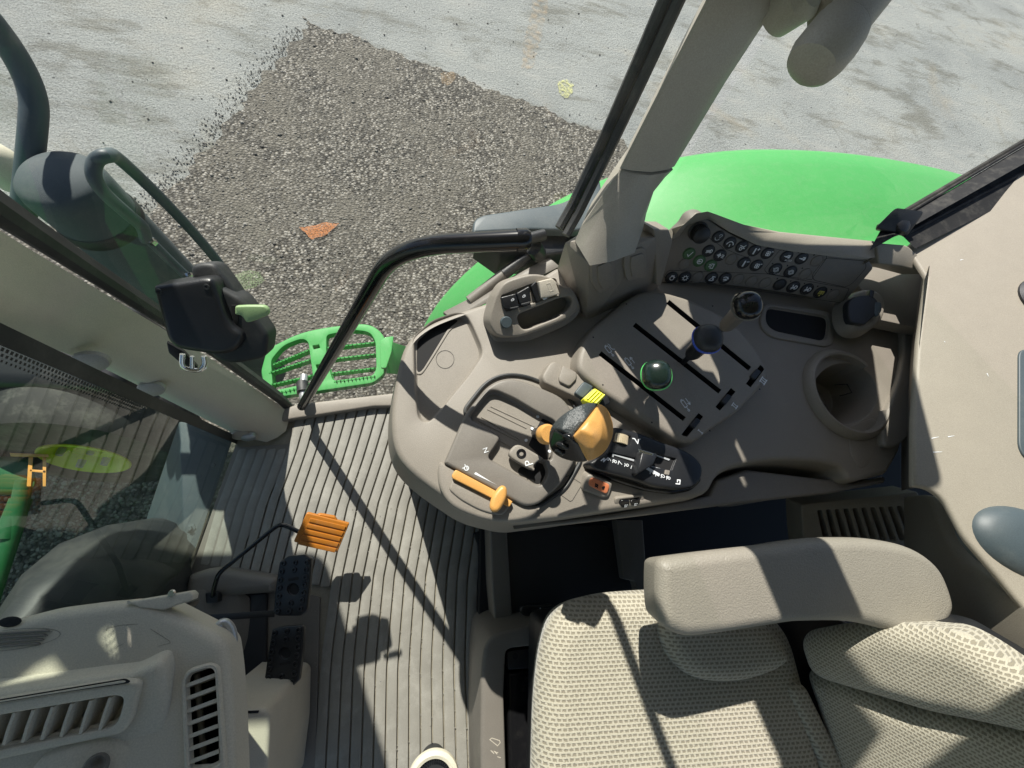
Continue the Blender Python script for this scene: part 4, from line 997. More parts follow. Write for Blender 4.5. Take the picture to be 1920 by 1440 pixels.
# cup holder ring
cupo = W(1584, 738, cz)
k_ = (W(1645, 738, cz) - cupo).length
prof_c = [(k_ + .016, -.01), (k_ + .014, .004), (k_ + .008, .013), (k_ + .003, .016), (k_ - .001, .014), (k_ - .002, .008), (k_ - .004, -.06)]
bm = bmesh.new(); seg = 48; prev = None
for r_, h_ in prof_c:
    L = []
    for i in range(seg + 1):
        a = R(-25 - 290 + i * (290 / seg)); 
        L.append(bm.verts.new(cupo + Vector((math.cos(a) * r_, math.sin(a) * r_, h_))))
    if prev:
        for i in range(seg):
            f = bm.faces.new((prev[i], prev[i + 1], L[i + 1], L[i])); f.smooth = True
    prev = L
bmesh.ops.recalc_face_normals(bm, faces=bm.faces)
link('cup_holder', bm, taupe, con)
tube('cup_slot', [cupo + Vector((-.012 + .03, .030, -.030)), cupo + Vector((.040, .030, -.022)), cupo + Vector((.046, .012, -.022)), cupo + Vector((.030, .008, -.036))], .0012, void, con, seg=6)
revolve('cup_floor_ring', cupo + Vector((0, 0, -.0945)), (0, 0, 1), [(k_ * .68, 0), (k_ * .70, .0015), (k_ * .74, .0015), (k_ * .76, 0)], taupe2, con, seg=40)
slab('cup_drain', FZ(cz + .001), rnd([(1590, 800), (1640, 782), (1650, 800), (1630, 870), (1612, 880), (1595, 850)], 10), .002, taupe, con, r=.0015)
# power socket with hinged cap
slab('socket_mound', FZ(.706), rnd([(1585, 575, 20), (1600, 545, 20), (1640, 538, 20), (1665, 560, 20), (1660, 600, 20), (1630, 622, 20), (1595, 615, 20)], 10), .03, taupe, con, r=.010, segs=4, flare=.004)
sk = Fr(W(1618, 580, .718), Vector((-.15, -.1, 1)))
soc = slab('power_socket', sk, rnd([(1590, 566, 10), (1604, 554, 12), (1636, 552, 12), (1650, 568, 10), (1650, 584, 12), (1632, 600), (1622, 609, 6), (1598, 606, 8), (1592, 596, 8)], 6), .014, navy, con, r=.003)
slab('cap_hinge', sk.up(.001), rnd([(1632, 543), (1640, 545), (1638, 558), (1630, 556)], 1), .010, black, soc, r=.001)
slab('cap_rim', sk.up(.0012), rnd([(1641, 566, 4), (1652, 566, 4), (1654, 582, 5), (1645, 594, 4), (1640, 588)], 3), .004, slate, soc, r=.001)
# pocket lip
slab('pocket_frame', FZ(cz + .004), rnd([(1426, 592, 14), (1434, 566, 12), (1556, 584, 14), (1568, 600, 10), (1564, 646, 16), (1548, 650), (1445, 632, 16), (1426, 612, 10)], 4), .006, [taupe, void], con, r=.003, holes=[(pocket, .0062, .002, 0, 1)], bottom=False)
# ---- pillar foot block with two blanked switches
fbA = F3(W(1105, 498, .78), W(1228, 452, .79), W(1232, 540, .685))
hull('pillar_foot', [W(1074, 452, .80), W(1228, 446, .80), W(1230, 452, .79), W(1234, 540, .66), W(1104, 496, .785), W(1100, 612, .64), W(1042, 515, .62), W(1060, 455, .795), W(1100, 430, .78), W(1225, 428, .78), W(1045, 505, .64)], taupe, con, r=.004)
for p_ in ([(1108, 492), (1140, 478), (1152, 484), (1155, 538), (1124, 552), (1110, 530)], [(1172, 474), (1208, 464), (1214, 474), (1214, 520), (1176, 528), (1170, 500)]):
    b0 = slab('blank_cover', fbA.up(.007), rnd(p_, 6), .006, taupe, con, r=.002)
    q = [(x * .62 + sum(a[0] for a in p_) / 6 * .38 + 4, y * .72 + sum(a[1] for a in p_) / 6 * .28 + 3) for x, y in p_]
    slab('blank_insert', fbA.up(.0095), rnd(q, 3), .004, taupe, b0, r=.0012)
slab('link_trim', F3(W(1230, 445, .795), W(1262, 432, .795), W(1236, 540, .68)), rnd([(1228, 452), (1226, 430, 2), (1255, 430, 2), (1262, 452), (1240, 535), (1231, 535)], 1), .03, taupe, con, r=.003)
# ---- switch panel
c3 = crop(1220, 380, 4.571)
PA = W(1240, 520, .672); PB = W(1640, 595, .672); PC = W(1480, 452, .775)
pf = F3(PA, PB, PC)
cp = T('control_panel', 'curved dark panel of round push buttons along the window edge', 'control panel', tuple(W(1430, 510, .70)))
pout = rnd([c3(*p) for p in ((35, 682), (185, 300), (280, 215), (330, 130, 60), (430, 100, 60), (520, 160, 30), (620, 230, 40), (800, 330, 60), (1100, 395, 60), (1600, 460, 60), (1860, 480, 30), (1915, 560), (1645, 878), (1400, 815), (900, 735), (500, 690))], 6)
slab('panel_face', pf, pout, .03, taupe2, cp, r=.003)
# bright rim above the panel
rimo = [c3(*p) for p in ((175, 312), (178, 225), (280, 190), (380, 100), (480, 82), (560, 105), (800, 190), (1100, 250), (1500, 290), (1915, 330), (1918, 475))]
rimi = [c3(*p) for p in ((175, 312), (240, 280), (320, 170), (400, 105), (470, 105), (540, 160), (660, 240), (900, 355), (1200, 410), (1600, 460), (1850, 480))]
bm = bmesh.new(); pr = None
for (xo, yo), (xi, yi) in zip(rimo, rimi):
    b = pf.hit(xi, yi); t = pf.hit(xi, yi) 
    zz = b.z + .012
    o_ = W(xo, yo, min(.80, b.z + .012)); i_ = b + pf.n * .004
    L = [bm.verts.new(v) for v in (b - pf.n * .01, i_, i_.lerp(o_, .12) + Vector((0, 0, .004)), o_.lerp(i_, .12) + Vector((0, 0, .003)), o_, o_ + Vector((0, .004, -.12)))]
    if pr:
        for a in range(5):
            f = bm.faces.new((pr[a], pr[a + 1], L[a + 1], L[a])); f.smooth = True
    pr = L
bmesh.ops.recalc_face_normals(bm, faces=bm.faces); link('panel_rim', bm, beige, cp, ang=60)
bm = bmesh.new()
def closed(L): return [c3(*p) for p in L] + [c3(*L[0])]
px_strokes(bm, pf, [closed(rnd([(110, 640, 20), (150, 578, 30), (1000, 610), (1700, 735, 20), (1690, 760), (1640, 860)], 0)), closed(rnd([(970, 575, 25), (1110, 400, 30), (1500, 440, 20), (1510, 470, 20), (1390, 640, 20), (1380, 660), (1060, 620, 20), (1000, 605)], 0)), closed(rnd([(1380, 620, 30), (1500, 470, 40), (1840, 500, 30), (1845, 560, 20), (1720, 700, 40), (1660, 722), (1400, 665, 20)], 0)), [c3(*p) for p in ((500, 300), (600, 370), (625, 395), (640, 395), (740, 440), (830, 470), (850, 450))]], .8, .0003)
link('panel_seams', bm, void, cp, smooth=False)
icons = {
 'phone_off': [circ(-.2, -.1, .55, 8, 180, 330), circ(.3, .4, .3, 6, 0, 200), [(.5, .3), (.2, -.1)]],
 'phone': [circ(0, -.3, .7, 8, 20, 160), [(-.7, 0), (-.75, -.3)], [(.7, 0), (.75, -.3)], [(0, -.2), (0, -.7)]],
 'seatair': [[(-.6, .3), (-.1, .2), (.3, .1), (.6, .5)], [(-.5, -.1), (.4, -.2)], circ(-.2, -.4, .3, 8), [(.3, 0), (.6, -.3)]],
 'tempup': [[(-.2, -.7), (-.1, .6)], [(0, -.7), (.05, .6)], [(.4, .4), (.9, .5)], [(.62, .2), (.68, .7)]],
 'fanup': [circ(-.2, .25, .25, 7), circ(.2, .25, .25, 7), circ(-.2, -.2, .25, 7), circ(.2, -.2, .25, 7), [(.6, .5), (.9, .55)]],
 'lamp': [circ(.3, .1, .38, 8, -90, 90), [(.3, .48), (.3, -.28)], [(.2, .3), (-.6, .1)], [(.2, .1), (-.6, -.1)], [(.2, -.1), (-.6, -.35)]],
 'snow': [circ(-.3, .1, .28, 8), [(-.3, .6), (-.3, -.4)], [(-.8, .1), (.1, .1)], [(.3, .3), (.8, .2)], [(.3, 0), (.8, -.1)], [(.3, -.3), (.8, -.4)]],
 'check': [[(-.45, 0), (-.1, -.5), (.55, .6)]],
 'back': [circ(0, 0, .55, 12), [(.3, 0), (-.3, 0), (-.05, .25)], [(-.3, 0), (-.05, -.25)]],
 'out': [[(-.1, -.5), (.5, -.5), (.5, .5), (-.1, .5)], [(.1, .2), (-.5, .2)], [(.1, -.2), (-.5, -.2)], [(-.5, .2), (-.3, .4)]],
 'tempdn': [[(-.2, -.7), (-.1, .6)], [(0, -.7), (.05, .6)], [(.4, .4), (.9, .5)]],
 'engine': [circ(0, -.05, .45, 8), [(-.25, .35), (-.25, .6), (.3, .6), (.3, .35)], [(.45, .1), (.6, .3)]],
 'gear': [circ(0, 0, .42, 12)] + [[(math.cos(R(a)) * .45, math.sin(R(a)) * .45), (math.cos(R(a)) * .65, math.sin(R(a)) * .65)] for a in range(0, 360, 45)],
 'tri': [[(-.5, -.5), (.1, .4), (.3, -.5), (-.5, -.5)], [(-.1, .5), (.6, .4)], [(.3, .1), (.5, -.4)]],
 'curves': [[(-.6, .3), (-.1, .5), (.5, .2), (.2, .55)], [(.6, .1), (-.5, -.1), (.4, -.2), (-.3, -.5)]],
 'hitch': [[(-.7, .1), (-.1, .1), (.1, .4), (.5, .4), (.6, 0), (-.1, 0)], circ(.4, .0, .2, 8), circ(-.2, .05, .1, 6)],
 'coil': [circ(0, 0, .28, 10), circ(0, 0, .5, 12), [(-.5, .0), (-.7, .3)], [(.5, 0), (.65, -.3)]],
 'hdl': [circ(.25, .1, .4, 10, -100, 100), [(.15, .5), (.15, -.3)], [(0, .2), (-.6, -.1)], [(0, 0), (-.6, -.4)], [(-.5, .5), (-.4, .6), (-.4, .2)]],
 'pto': [[(-.5, -.3), (-.5, .4), (.5, .4), (.5, -.3)], circ(0, 0, .22, 8), circ(0, -.6, .08, 6)],
}
btn = [((578, 292), 'phone_off', 0), ((678, 343), 'phone', 0), ((780, 376), 'seatair', 0), ((888, 408), 'tempup', 0), ((1000, 432), 'fanup', 0), ((495, 412), 'lamp', 0), ((592, 450), 'snow', 0), ((692, 487), None, 2), ((797, 515), 'tempdn', 0), ((905, 537), 'fanup', 0),
       ((328, 437), 'check', 1), ((416, 498), 'back', 1), ((513, 537), 'out', 1), ((287, 530), None, 2), ((178, 640), 'engine', 0), ((292, 640), 'gear', 0), ((405, 640), None, 2), ((520, 643), 'tri', 0), ((637, 648), 'curves', 0), ((752, 660), None, 2), ((867, 675), None, 2), ((982, 690), None, 2),
       ((1105, 702), None, 3), ((1220, 722), 'hdl', 0), ((1337, 740), 'hdl', 0), ((1452, 768), 'pto', 4), ((1565, 790), None, 2), ((1162, 460), 'hitch', 0), ((1292, 478), 'hitch', 0), ((1425, 500), None, 2), ((1068, 568), 'coil', 0), ((1196, 590), 'coil', 0), ((1325, 612), None, 2)]
for (x, y), ic, kd in btn:
    x, y = c3(x, y); o = pf.hit(x, y); r0 = (pf.hit(x + 11.5, y) - pf.hit(x - 11.5, y)).length / 2
    if kd == 2:
        revolve('blank_button', o, pf.n, [(0, .0006), (r0 * .80, .0006), (r0 * .86, .0002), (r0 * .9, .0012), (r0 * .98, .0012), (r0, -.001)], taupe2, cp, seg=26)
        continue
    lab = {1: 'green push button', 4: 'button with yellow symbol', 3: 'dark unlit button'}.get(kd)
    b = revolve('push_button', o, pf.n, [(0, .0022), (r0 * .6, .0024), (r0 * .84, .0016), (r0 * .90, -.0002), (r0 * .94, .0010), (r0 * 1.02, .0010), (r0 * 1.05, -.001)], gbtn if kd == 1 else black, cp, label=lab, seg=28)
    if ic:
        bm = strokes_bm(pf, x, y, (8, 1), icons[ic], 1.35, .0032)
        link('symbol', bm, yelm if kd == 4 else (dimw if ic in ('phone_off', 'coil') else white), b, smooth=False)
for (x, y) in ((1162, 505), (1068, 607)):
    p0 = c3(x - 28, y - 8); p1 = c3(x + 28, y - 2)
    if y < 520: text('lettering', 'AUTO', pf, c3(1136, 492), c3(1194, 500), white, cp, .0034)
    else: text('lettering', 'AUTO', pf, c3(1044, 602), c3(1092, 608), dimw, cp, .0034)
for x, y in ((1143, 405), (1268, 425), (1400, 448), (1045, 522), (1172, 540), (1300, 562), (1085, 652), (1200, 672), (1318, 692), (1432, 716), (1548, 745)):
    x, y = c3(x, y); revolve('indicator', pf.hit(x, y), pf.n, [(0, .0007), (.0012, .0006), (.0016, 0)], void, cp, seg=10)
# rotary knob
kx, ky = c3(425, 195); ko = pf.hit(*c3(405, 245))
rk = revolve('rotary_knob', ko, pf.n, [(0, .0225), (.0125, .0225), (.0140, .0215), (.0146, .0195), (.0150, .003), (.0178, .0015), (.0182, -.001)], black, cp, label='knurled black rotary knob', seg=40)
bm = bmesh.new()
for k in range(34):
    a = k / 34 * 2 * math.pi; f_ = Fr(ko, pf.n)
    c = f_.w(math.cos(a) * .0148, math.sin(a) * .0148, .0115); t_ = (f_.e1 * math.cos(a) + f_.e2 * math.sin(a))
    m3 = Matrix((t_, pf.n.cross(t_), pf.n)).transposed()
    box_bm(c, .0016, .0012, .015, bm, m3)
link('knurling', bm, black, rk)
# ---- storage pod with rocker switches
pod = T('switch_pod', 'raised grey switch pod with two covered black sockets and a narrow tray', 'switch pod', tuple(W(1000, 600, cz)))
c2 = crop(880, 490, 8)
df = F3(W(925, 610, .700), W(1085, 575, .715), W(990, 525, .735))
pouter = [c2(*p) for p in ((300, 810, 80), (390, 520, 20), (500, 320, 100), (700, 240, 80), (980, 175, 120), (1250, 240, 80), (1420, 385, 30), (1520, 380, 60), (1600, 480, 60), (1670, 680, 80), (1500, 860, 100), (1100, 1020, 100), (780, 1130, 60), (420, 1150, 120), (300, 950, 60))]
slot = rnd([c2(*p) for p in ((700, 800, 60), (1400, 530, 60), (1530, 530, 60), (1550, 640, 40), (1480, 740, 60), (1300, 850), (850, 1030, 60), (770, 1000, 50))], 2)
sockw = rnd([c2(*p) for p in ((465, 520, 30), (900, 350), (1290, 250, 30), (1370, 500, 30), (540, 760, 30))], 2)
bm = slab_bm(df, rnd(pouter, 3), .045, r=.004, segs=4, flare=.004, holes=[(slot, .035, .003, .001, 1), (sockw, .004, .001, 0, 0)])
link('pod_body', bm, [taupe, void], pod)
slab('pod_base', df.up(-.030), rnd([(x + (x - 1000) * .03, y + 5 + max(0, (y - 560) * .12)) for x, y, *r_ in pouter], 20), .06, taupe, pod, r=.003, flare=.004)
revolve('round_cap', df.hit(*c2(550, 915)), df.n, [(0, .0055), (.0085, .0055), (.0098, .004), (.0102, 0), (.0135, -.0005), (.0145, -.0012)], slate, pod, seg=32)
for q in ([(470, 540), (700, 480), (750, 690), (600, 720), (520, 700)], [(705, 480), (900, 370), (930, 600), (830, 660), (760, 640)]):
    s_ = slab('socket_cover', df.up(.0065), rnd([c2(*p) for p in q], 3), .010, black, pod, r=.002)
for x, y in ((643, 590), (812, 537)):
    x, y = c2(x, y); bm = strokes_bm(df, x, y, (4.2, -1.1), [circ(.1, .5, .5, 6, -90, 90) + [], [(-.6, .5), (.1, 1.0)], [(-.6, 0), (.1, 0)], circ(-.5, .25, .35, 6, 90, 270), circ(.15, .5, .12, 6)], .9, .0068, sz=.9)
    link('socket_symbol', bm, white, pod, smooth=False)
for q, dz in (([(600, 700), (740, 670), (750, 700), (640, 725)], .008), ([(770, 640), (915, 600), (905, 640), (850, 665), (790, 662)], .008)):
    slab('cover_tab', df.up(dz), rnd([c2(*p) for p in q], 2), .005, rubber, pod, r=.001)
dis = slab('rocker_frame', df.up(.004), rnd([c2(*p) for p in ((920, 370), (1000, 290), (1060, 540), (1080, 600), (1010, 610))], 3), .008, black, pod, r=.002)
rk2 = slab('rocker_switch', df.up(.010), rnd([c2(*p) for p in ((1035, 300), (1240, 250, 20), (1290, 290, 20), (1360, 490), (1190, 540), (1080, 555))], 2), .012, gmark if False else dashm, pod, r=.002)
slab('window', df.up(.0103), rnd([c2(*p) for p in ((1150, 330), (1215, 318), (1275, 440), (1210, 465))], 1), .001, [dashm, slate], rk2, r=.0005, holes=[(rnd([c2(*p) for p in ((1165, 345), (1208, 335), (1250, 430), (1215, 445))], 1), .0008, .0003, 0, 1)])
slab('white_clip', df.up(.008), rnd([c2(*p) for p in ((1100, 555), (1165, 535), (1170, 560), (1120, 578))], 1), .003, white, pod, r=.0005)
# ---- gear gate housing
gh = T('gear_gate', 'grey gear gate housing with N and P lettering in front of the joystick', 'gear gate', tuple(W(960, 830, cz)))
g1 = crop(820, 680, 4.8)
gf = F3(W(850, 900, cz + .016), W(1060, 860, cz + .022), W(960, 720, cz + .022))
gate = rnd([g1(*p) for p in ((285, 490, 30), (330, 420), (450, 260), (520, 240, 40), (700, 320), (900, 440), (1060, 520, 30), (1070, 560), (1030, 880, 20), (960, 870), (1000, 960, 40), (1000, 1000), (960, 1090, 60), (900, 1110, 40), (700, 1000), (480, 880, 40), (455, 840, 30), (560, 690, 30), (550, 660, 30), (450, 590), (330, 530, 20))], 10)
bm = slab_bm(gf, rnd([(872, 775), (915, 722, 24), (950, 708, 20), (985, 714, 30), (1060, 746, 26), (1082, 790, 30), (1080, 862), (1050, 910), (1010, 945, 10), (985, 950), (832, 868, 4)], 14), .03, r=.005, segs=4, holes=[(gate, .014, .003, .0005, 2)])
link('gate_plate', bm, [taupe2, void, taupe], gh)
# dark groove around
bm = bmesh.new(); go = [cf.w(*cf.uv(x, y), .0012) for x, y in rnd([(868, 772), (912, 716, 24), (948, 702, 20), (990, 706, 30), (1066, 740, 26), (1090, 790, 30), (1090, 862), (1060, 915), (1010, 950, 10)], 14)]
tube_bm(go, .0035, 8, bm); link('gate_groove', bm, rubber, gh)
gfl = gf.up(-.0138)
slab('slot_track', gfl.up(.0012), rnd([g1(*p) for p in ((940, 500, 30), (1000, 480, 30), (1060, 520, 20), (1010, 640), (1000, 880), (960, 870), (820, 740), (860, 660))], 3), .0014, void, gh, r=.0004)
slab('park_well', gfl.up(.0014), rnd([g1(*p) for p in ((740, 930, 30), (870, 960), (900, 890), (1000, 940, 30), (1000, 1000), (960, 1090, 50), (900, 1100, 40), (800, 1030, 20), (720, 1000, 30))], 3), .0016, void, gh, r=.0004)
bm = bmesh.new()
for (x0, y0), (x1, y1) in (((480, 395), (870, 575)), ((450, 420), (800, 590)), ((395, 490), (740, 690)), ((365, 520), (730, 705)), ((560, 700), (680, 770)), ((330, 480), (470, 300))):
    if x0 == 330: continue
    tube_bm([gfl.hit(*g1(x0, y0)) , gfl.hit(*g1(x1, y1))], .0010, 6, bm)
link('gate_ribs', bm, taupe, gh)
for x, y in ((902, 487), (852, 595), (798, 700), (993, 808)):
    x, y = g1(x, y); revolve('position_dot', gfl.hit(x, y) + gf.n * (.0010 if y < 840 else .012), gf.n, [(0, .0012), (.0024, .0012), (.0027, 0)], white, gh, seg=14)
lockp = slab('park_lock', gf.up(.004), rnd([g1(*p) for p in ((640, 800, 40), (700, 735, 50), (760, 740, 30), (960, 860), (900, 890, 20), (865, 930, 20), (880, 970, 6), (820, 950), (650, 850, 40))], 3), .010, dashm if False else taupe, gh, r=.003)
revolve('lock_screw', gf.hit(*g1(752, 823)) + gf.n * .004, gf.n, [(0, -.002), (.003, -.001), (.0035, .001), (.0068, .0012), (.0078, .0005), (.008, -.001)], blackg, lockp, seg=24)
text('lettering', 'P', gf.up(.004), g1(862, 912), g1(848, 868), white, gh, .0008)
bpy.data.objects[-1] if False else None
text('lettering', 'N', gf, g1(462, 800), g1(448, 762), white, gh, .0008)
# crescent cover under the gate carrying the orange lever
bkf = FZ(cz + .004)
slab('front_cover', FZ(cz + .010), rnd([g1(*p) for p in ((20, 885), (70, 900), (500, 1130), (850, 1290), (960, 1280, 60), (860, 1400, 60), (640, 1440, 60), (420, 1420, 80), (120, 1300, 90), (10, 1120, 60), (0, 960, 30))], 12), .02, taupe, gh, r=.006, segs=4)
slab('cover_insert', FZ(cz + .013), rnd([g1(*p) for p in ((135, 1045, 20), (640, 1230), (650, 1300), (590, 1380, 30), (400, 1340, 60), (200, 1230, 40), (100, 1140, 20))], 4), .006, taupe, gh, r=.003)
wed = px_strokes(bmesh.new(), bkf, [], 1)
bm = bmesh.new(); bm.faces.new([bm.verts.new(gf.w(*gf.uv(*g1(*p)), .0008)) for p in ((345, 985), (330, 1002), (540, 1102), (480, 1070))]); link('wedge_mark', bm, white, gh, smooth=False)
bm = strokes_bm(gf, *g1(262, 950), (2, -5), [circ(0, 0, .8, 8), [(-.6, -.6), (.8, .3)], [(-.2, .8), (-.5, 1.3)], [(.5, .6), (1.0, 1.0)]], 1.6, .0008); link('crawler_mark', bm, white, gh, smooth=False)
# orange hand brake style lever
ol = T('orange_lever', 'orange flat lever with oval thumb tab at the front of the console', 'lever', tuple(W(930, 925, cz)))
slab('lever_blade', FZ(cz + .020), rnd([g1(*p) for p in ((130, 1010, 10), (165, 960, 12), (520, 1150), (680, 1250, 6), (650, 1300, 6), (480, 1215), (135, 1040, 10))], 2), .006, amber, ol, r=.0015)
slab('thumb_tab', FZ(cz + .040), rnd([g1(*p) for p in ((470, 1300, 20), (490, 1200, 60), (560, 1110, 40), (600, 1098, 20), (635, 1130, 30), (630, 1220, 40), (560, 1340, 30), (500, 1350, 20))], 3), .020, amber, ol, r=.006, segs=5, flare=-.004)
# ---- joystick
js = T('joystick', 'black and orange palm joystick leaning over the gear gate', 'joystick', tuple(W(1010, 815, cz)))
J = lambda x, y, z: W(x, y, z)
tube('stick', [J(1004, 812, .655), J(1012, 813, .70), J(1022, 815, .735)], [.009, .009, .008], black, js)
revolve('collar', J(1020, 815, .728), (J(1040, 812, .77) - J(1016, 815, .72)), [(0, 0), (.012, 0), (.0145, .004), (.015, .014), (.012, .022), (0, .022)], amber, js, seg=28)
K = J(1073, 819, .830)
base = [J(1040, 795, .765), J(1090, 780, .765), J(1125, 790, .77), J(1120, 840, .77), J(1070, 850, .765), J(1040, 840, .762)]
def arcp(pts, n=5):
    P = catmull([Vector(p) for p in pts], n); return P
leather = arcp([J(1031, 806, .800), J(1044, 787, .812), J(1064, 771, .822), J(1087, 759, .826), J(1106, 754, .822), J(1124, 755, .815)])
lo = [p + Vector((0, .004, -.035)) for p in leather]
melt(hull('leather_cover', leather + [l.lerp(J(1080, 810, .77), .25) for l in lo] + [K, J(1100, 786, .834), J(1034, 800, .805), J(1052, 806, .828)], mat('leather_grain', (.035, .042, .045), .42, bump=1.2, bscale=380), js, r=.004, seg=3, ang=75))
ed1 = [J(1124, 755, .815), J(1100, 786, .834), K]
shell = arcp([J(1124, 755, .815), J(1139, 766, .812), J(1148, 786, .808), J(1151, 808, .806), J(1146, 828, .806), J(1134, 848, .806), J(1116, 861, .808), J(1103, 865, .810)])
mid_ = arcp([J(1114, 775, .832), J(1128, 795, .834), J(1126, 822, .834), J(1112, 842, .832)])
melt(hull('orange_shell', shell + [p.lerp(J(1085, 812, .77), .28) + Vector((0, 0, -.030)) for p in shell] + mid_ + ed1 + [J(1098, 841, .828), J(1088, 806, .840), J(1104, 790, .840), J(1110, 815, .842)], amber, js, r=.005, seg=3, ang=75))
face = arcp([J(1031, 804, .800), J(1029, 829, .795), J(1035, 846, .793), J(1052, 859, .793), J(1076, 866, .797), J(1096, 867, .803), J(1104, 860, .810), J(1098, 840, .824)])
melt(hull('button_face', face + [p.lerp(J(1085, 812, .77), .3) + Vector((0, 0, -.02)) for p in face] + [J(1072, 821, .832), J(1040, 803, .815)], blackg, js, r=.003, seg=3))
jf = F3(J(1034, 812, .806), J(1060, 858, .797), J(1085, 838, .822)).up(.003)
for i, (x, y, a, sx) in enumerate(((1063, 822, 25, 11), (1052, 838, 25, 13), (1047, 850, 25, 10))):
    o = rnd([(x + sx * math.cos(R(t)) * math.cos(R(a)) - 5.5 * math.sin(R(t)) * math.sin(R(a)), y + sx * math.cos(R(t)) * math.sin(R(a)) + 5.5 * math.sin(R(t)) * math.cos(R(a))) for t in range(0, 360, 20)])
    slab('thumb_button', jf.up(.006), o, .006, blackg, js, r=.0025, segs=3)
# ---- small slider pod with yellow lever
sp = T('slider_pod', 'small grey pod with a square button and a ribbed yellow lever above the joystick', 'slider pod', tuple(W(1080, 710, cz)))
spf = FZ(cz + .018)
slab('pod_base', spf, rnd([g1(*p) for p in ((940, 120, 20), (1010, 0, 20), (1060, -20, 20), (1360, 150), (1560, 290, 30), (1500, 440, 10), (1400, 380), (960, 180, 20))], 4), .022, taupe, sp, r=.004, flare=.004)
slab('square_button', spf.up(.005), rnd([g1(*p) for p in ((1095, 130, 12), (1130, 20, 12), (1260, 90, 14), (1250, 150), (1190, 215, 16), (1100, 170, 10))], 2), .006, taupe, sp, r=.002)
slab('sight_window', spf.up(.008), rnd([g1(*p) for p in ((1235, 270), (1320, 165), (1410, 215), (1310, 320))], 5), .010, slate, sp, r=.002)
slab('clear_frame', spf.up(.0085), rnd([g1(*p) for p in ((1295, 330), (1400, 225), (1540, 300), (1560, 360), (1480, 400), (1350, 370))], 4), .008, black, sp, r=.002)
yl = slab('yellow_lever', spf.up(.022), rnd([g1(*p) for p in ((1315, 320), (1420, 225, 10), (1520, 290, 12), (1440, 390, 8), (1330, 350, 6))], 2), .014, lever_y, sp, r=.003)
bm = bmesh.new()
for k in range(4):
    t = k / 3; a = (1350 + t * 75, 320 + t * 38 + 10); b_ = (1430 + t * 75, 240 + t * 38 + 10)
    tube_bm([spf.up(.0225).hit(*g1(*a)), spf.up(.0225).hit(*g1(*b_))], .0013, 6, bm)
link('lever_ribs', bm, lever_y, yl)
# ---- hydraulic lever plate
hp = T('hydraulic_lever_plate', 'rounded grey cover plate with three long slots and roman numerals', 'lever plate', tuple(W(1260, 680, cz)))
h2 = crop(1060, 520, 4.3636)
hf_ = F3(W(1100, 660, cz + .030), W(1290, 830, cz + .030), W(1420, 640, cz + .036))
def slotpx(a, b, w):
    a = Vector(a); b = Vector(b); d = (b - a).normalized(); n_ = Vector((-d.y, d.x)) * w / 2
    return [tuple(a - n_), tuple(b - n_), tuple(b + n_), tuple(a + n_)]
sl_ = [slotpx(h2(285, 620), h2(975, 1160), 9), slotpx(h2(565, 385), h2(1265, 935), 9), slotpx(h2(840, 200), h2(1510, 748), 9), slotpx(h2(1110, 1125), h2(970, 1300), 11), slotpx(h2(1375, 920), h2(1248, 1075), 11), slotpx(h2(1615, 730), h2(1498, 885), 11)]
hout = rnd([h2(*p) for p in ((95, 680, 60), (130, 560, 40), (190, 450, 60), (330, 320, 60), (560, 130, 80), (720, 90, 80), (1000, 160, 80), (1350, 330, 120), (1560, 550, 100), (1690, 800, 40), (1600, 910, 40), (1430, 1090, 20), (1200, 1240, 40), (1060, 1360, 60), (920, 1340, 50), (600, 1130, 60), (330, 960, 60), (110, 780, 60))], 10)
bm = slab_bm(hf_, hout, .036, r=.010, segs=6, flare=.006, holes=[(s_, .03, .0006, 0, 11) for s_ in sl_])
link('cover_plate', bm, [taupe, void], hp)
for x, y in ((500, 218), (1205, 235), (228, 490), (307, 880), (708, 1187), (1182, 1255), (1590, 915)):
    revolve('pin_hole', hf_.hit(*h2(x, y)), hf_.n, [(0, .0004), (.0013, .0004), (.0015, 0)], void, hp, seg=10)
for x, y in ((1070, 1190), (1325, 995), (1565, 790)):
    slab('detent_slider', hf_.up(.004), rnd([h2(x - 50, y + 20), h2(x + 5, y - 45), h2(x + 42, y - 18), h2(x - 10, y + 48)], 2), .010, black, hp, r=.0015)
for s_, a, b_ in (('I', (1113, 1280), (1093, 1246)), ('II', (1400, 1072), (1368, 1030)), ('III', (1640, 868), (1595, 826))):
    # roman numeral drawn with serifs, its head to the left
    x0, y0 = h2((a[0] + b_[0]) / 2, (a[1] + b_[1]) / 2); n_ = len(s_); L = []
    for k in range(n_):
        q = (k - (n_ - 1) / 2) * .8; L.append([(q, -.85), (q, .85)])
    wv = (n_ - 1) * .4 + .35; L += [[(-wv, .85), (wv, .85)], [(-wv, -.85), (wv, -.85)]]
    link('numeral', strokes_bm(hf_, x0, y0, (2.6, -4.0), L, 1.5, .0006), white, hp, smooth=False)
def cyl_icon(x, y, extra):
    x, y = h2(x, y); L = [[(-.45, -.9), (.45, -.9), (.45, .9), (-.45, .9), (-.45, -.9)], [(-.2, .9), (-.2, 1.2), (.25, 1.2)], [(0, -.9), (0, -1.7)], circ(0, -1.95, .25, 8)]
    link('cylinder_symbol', strokes_bm(hf_, x, y, (5.2, -3.6), L + extra, 1.3, .0006), white, hp, smooth=False)
cyl_icon(350, 590, [[(.9, 1.2), (1.1, .6), (.8, .1), (1.0, -.6), (1.5, -.9)]]); cyl_icon(512, 692, [[(1.3, -1.2), (1.3, .6)], [(.9, .1), (1.3, .7), (1.7, .1)]]); cyl_icon(970, 1035, [[(1.3, .9), (1.3, -.9)], [(.9, -.4), (1.3, -1.0), (1.7, -.4)]])
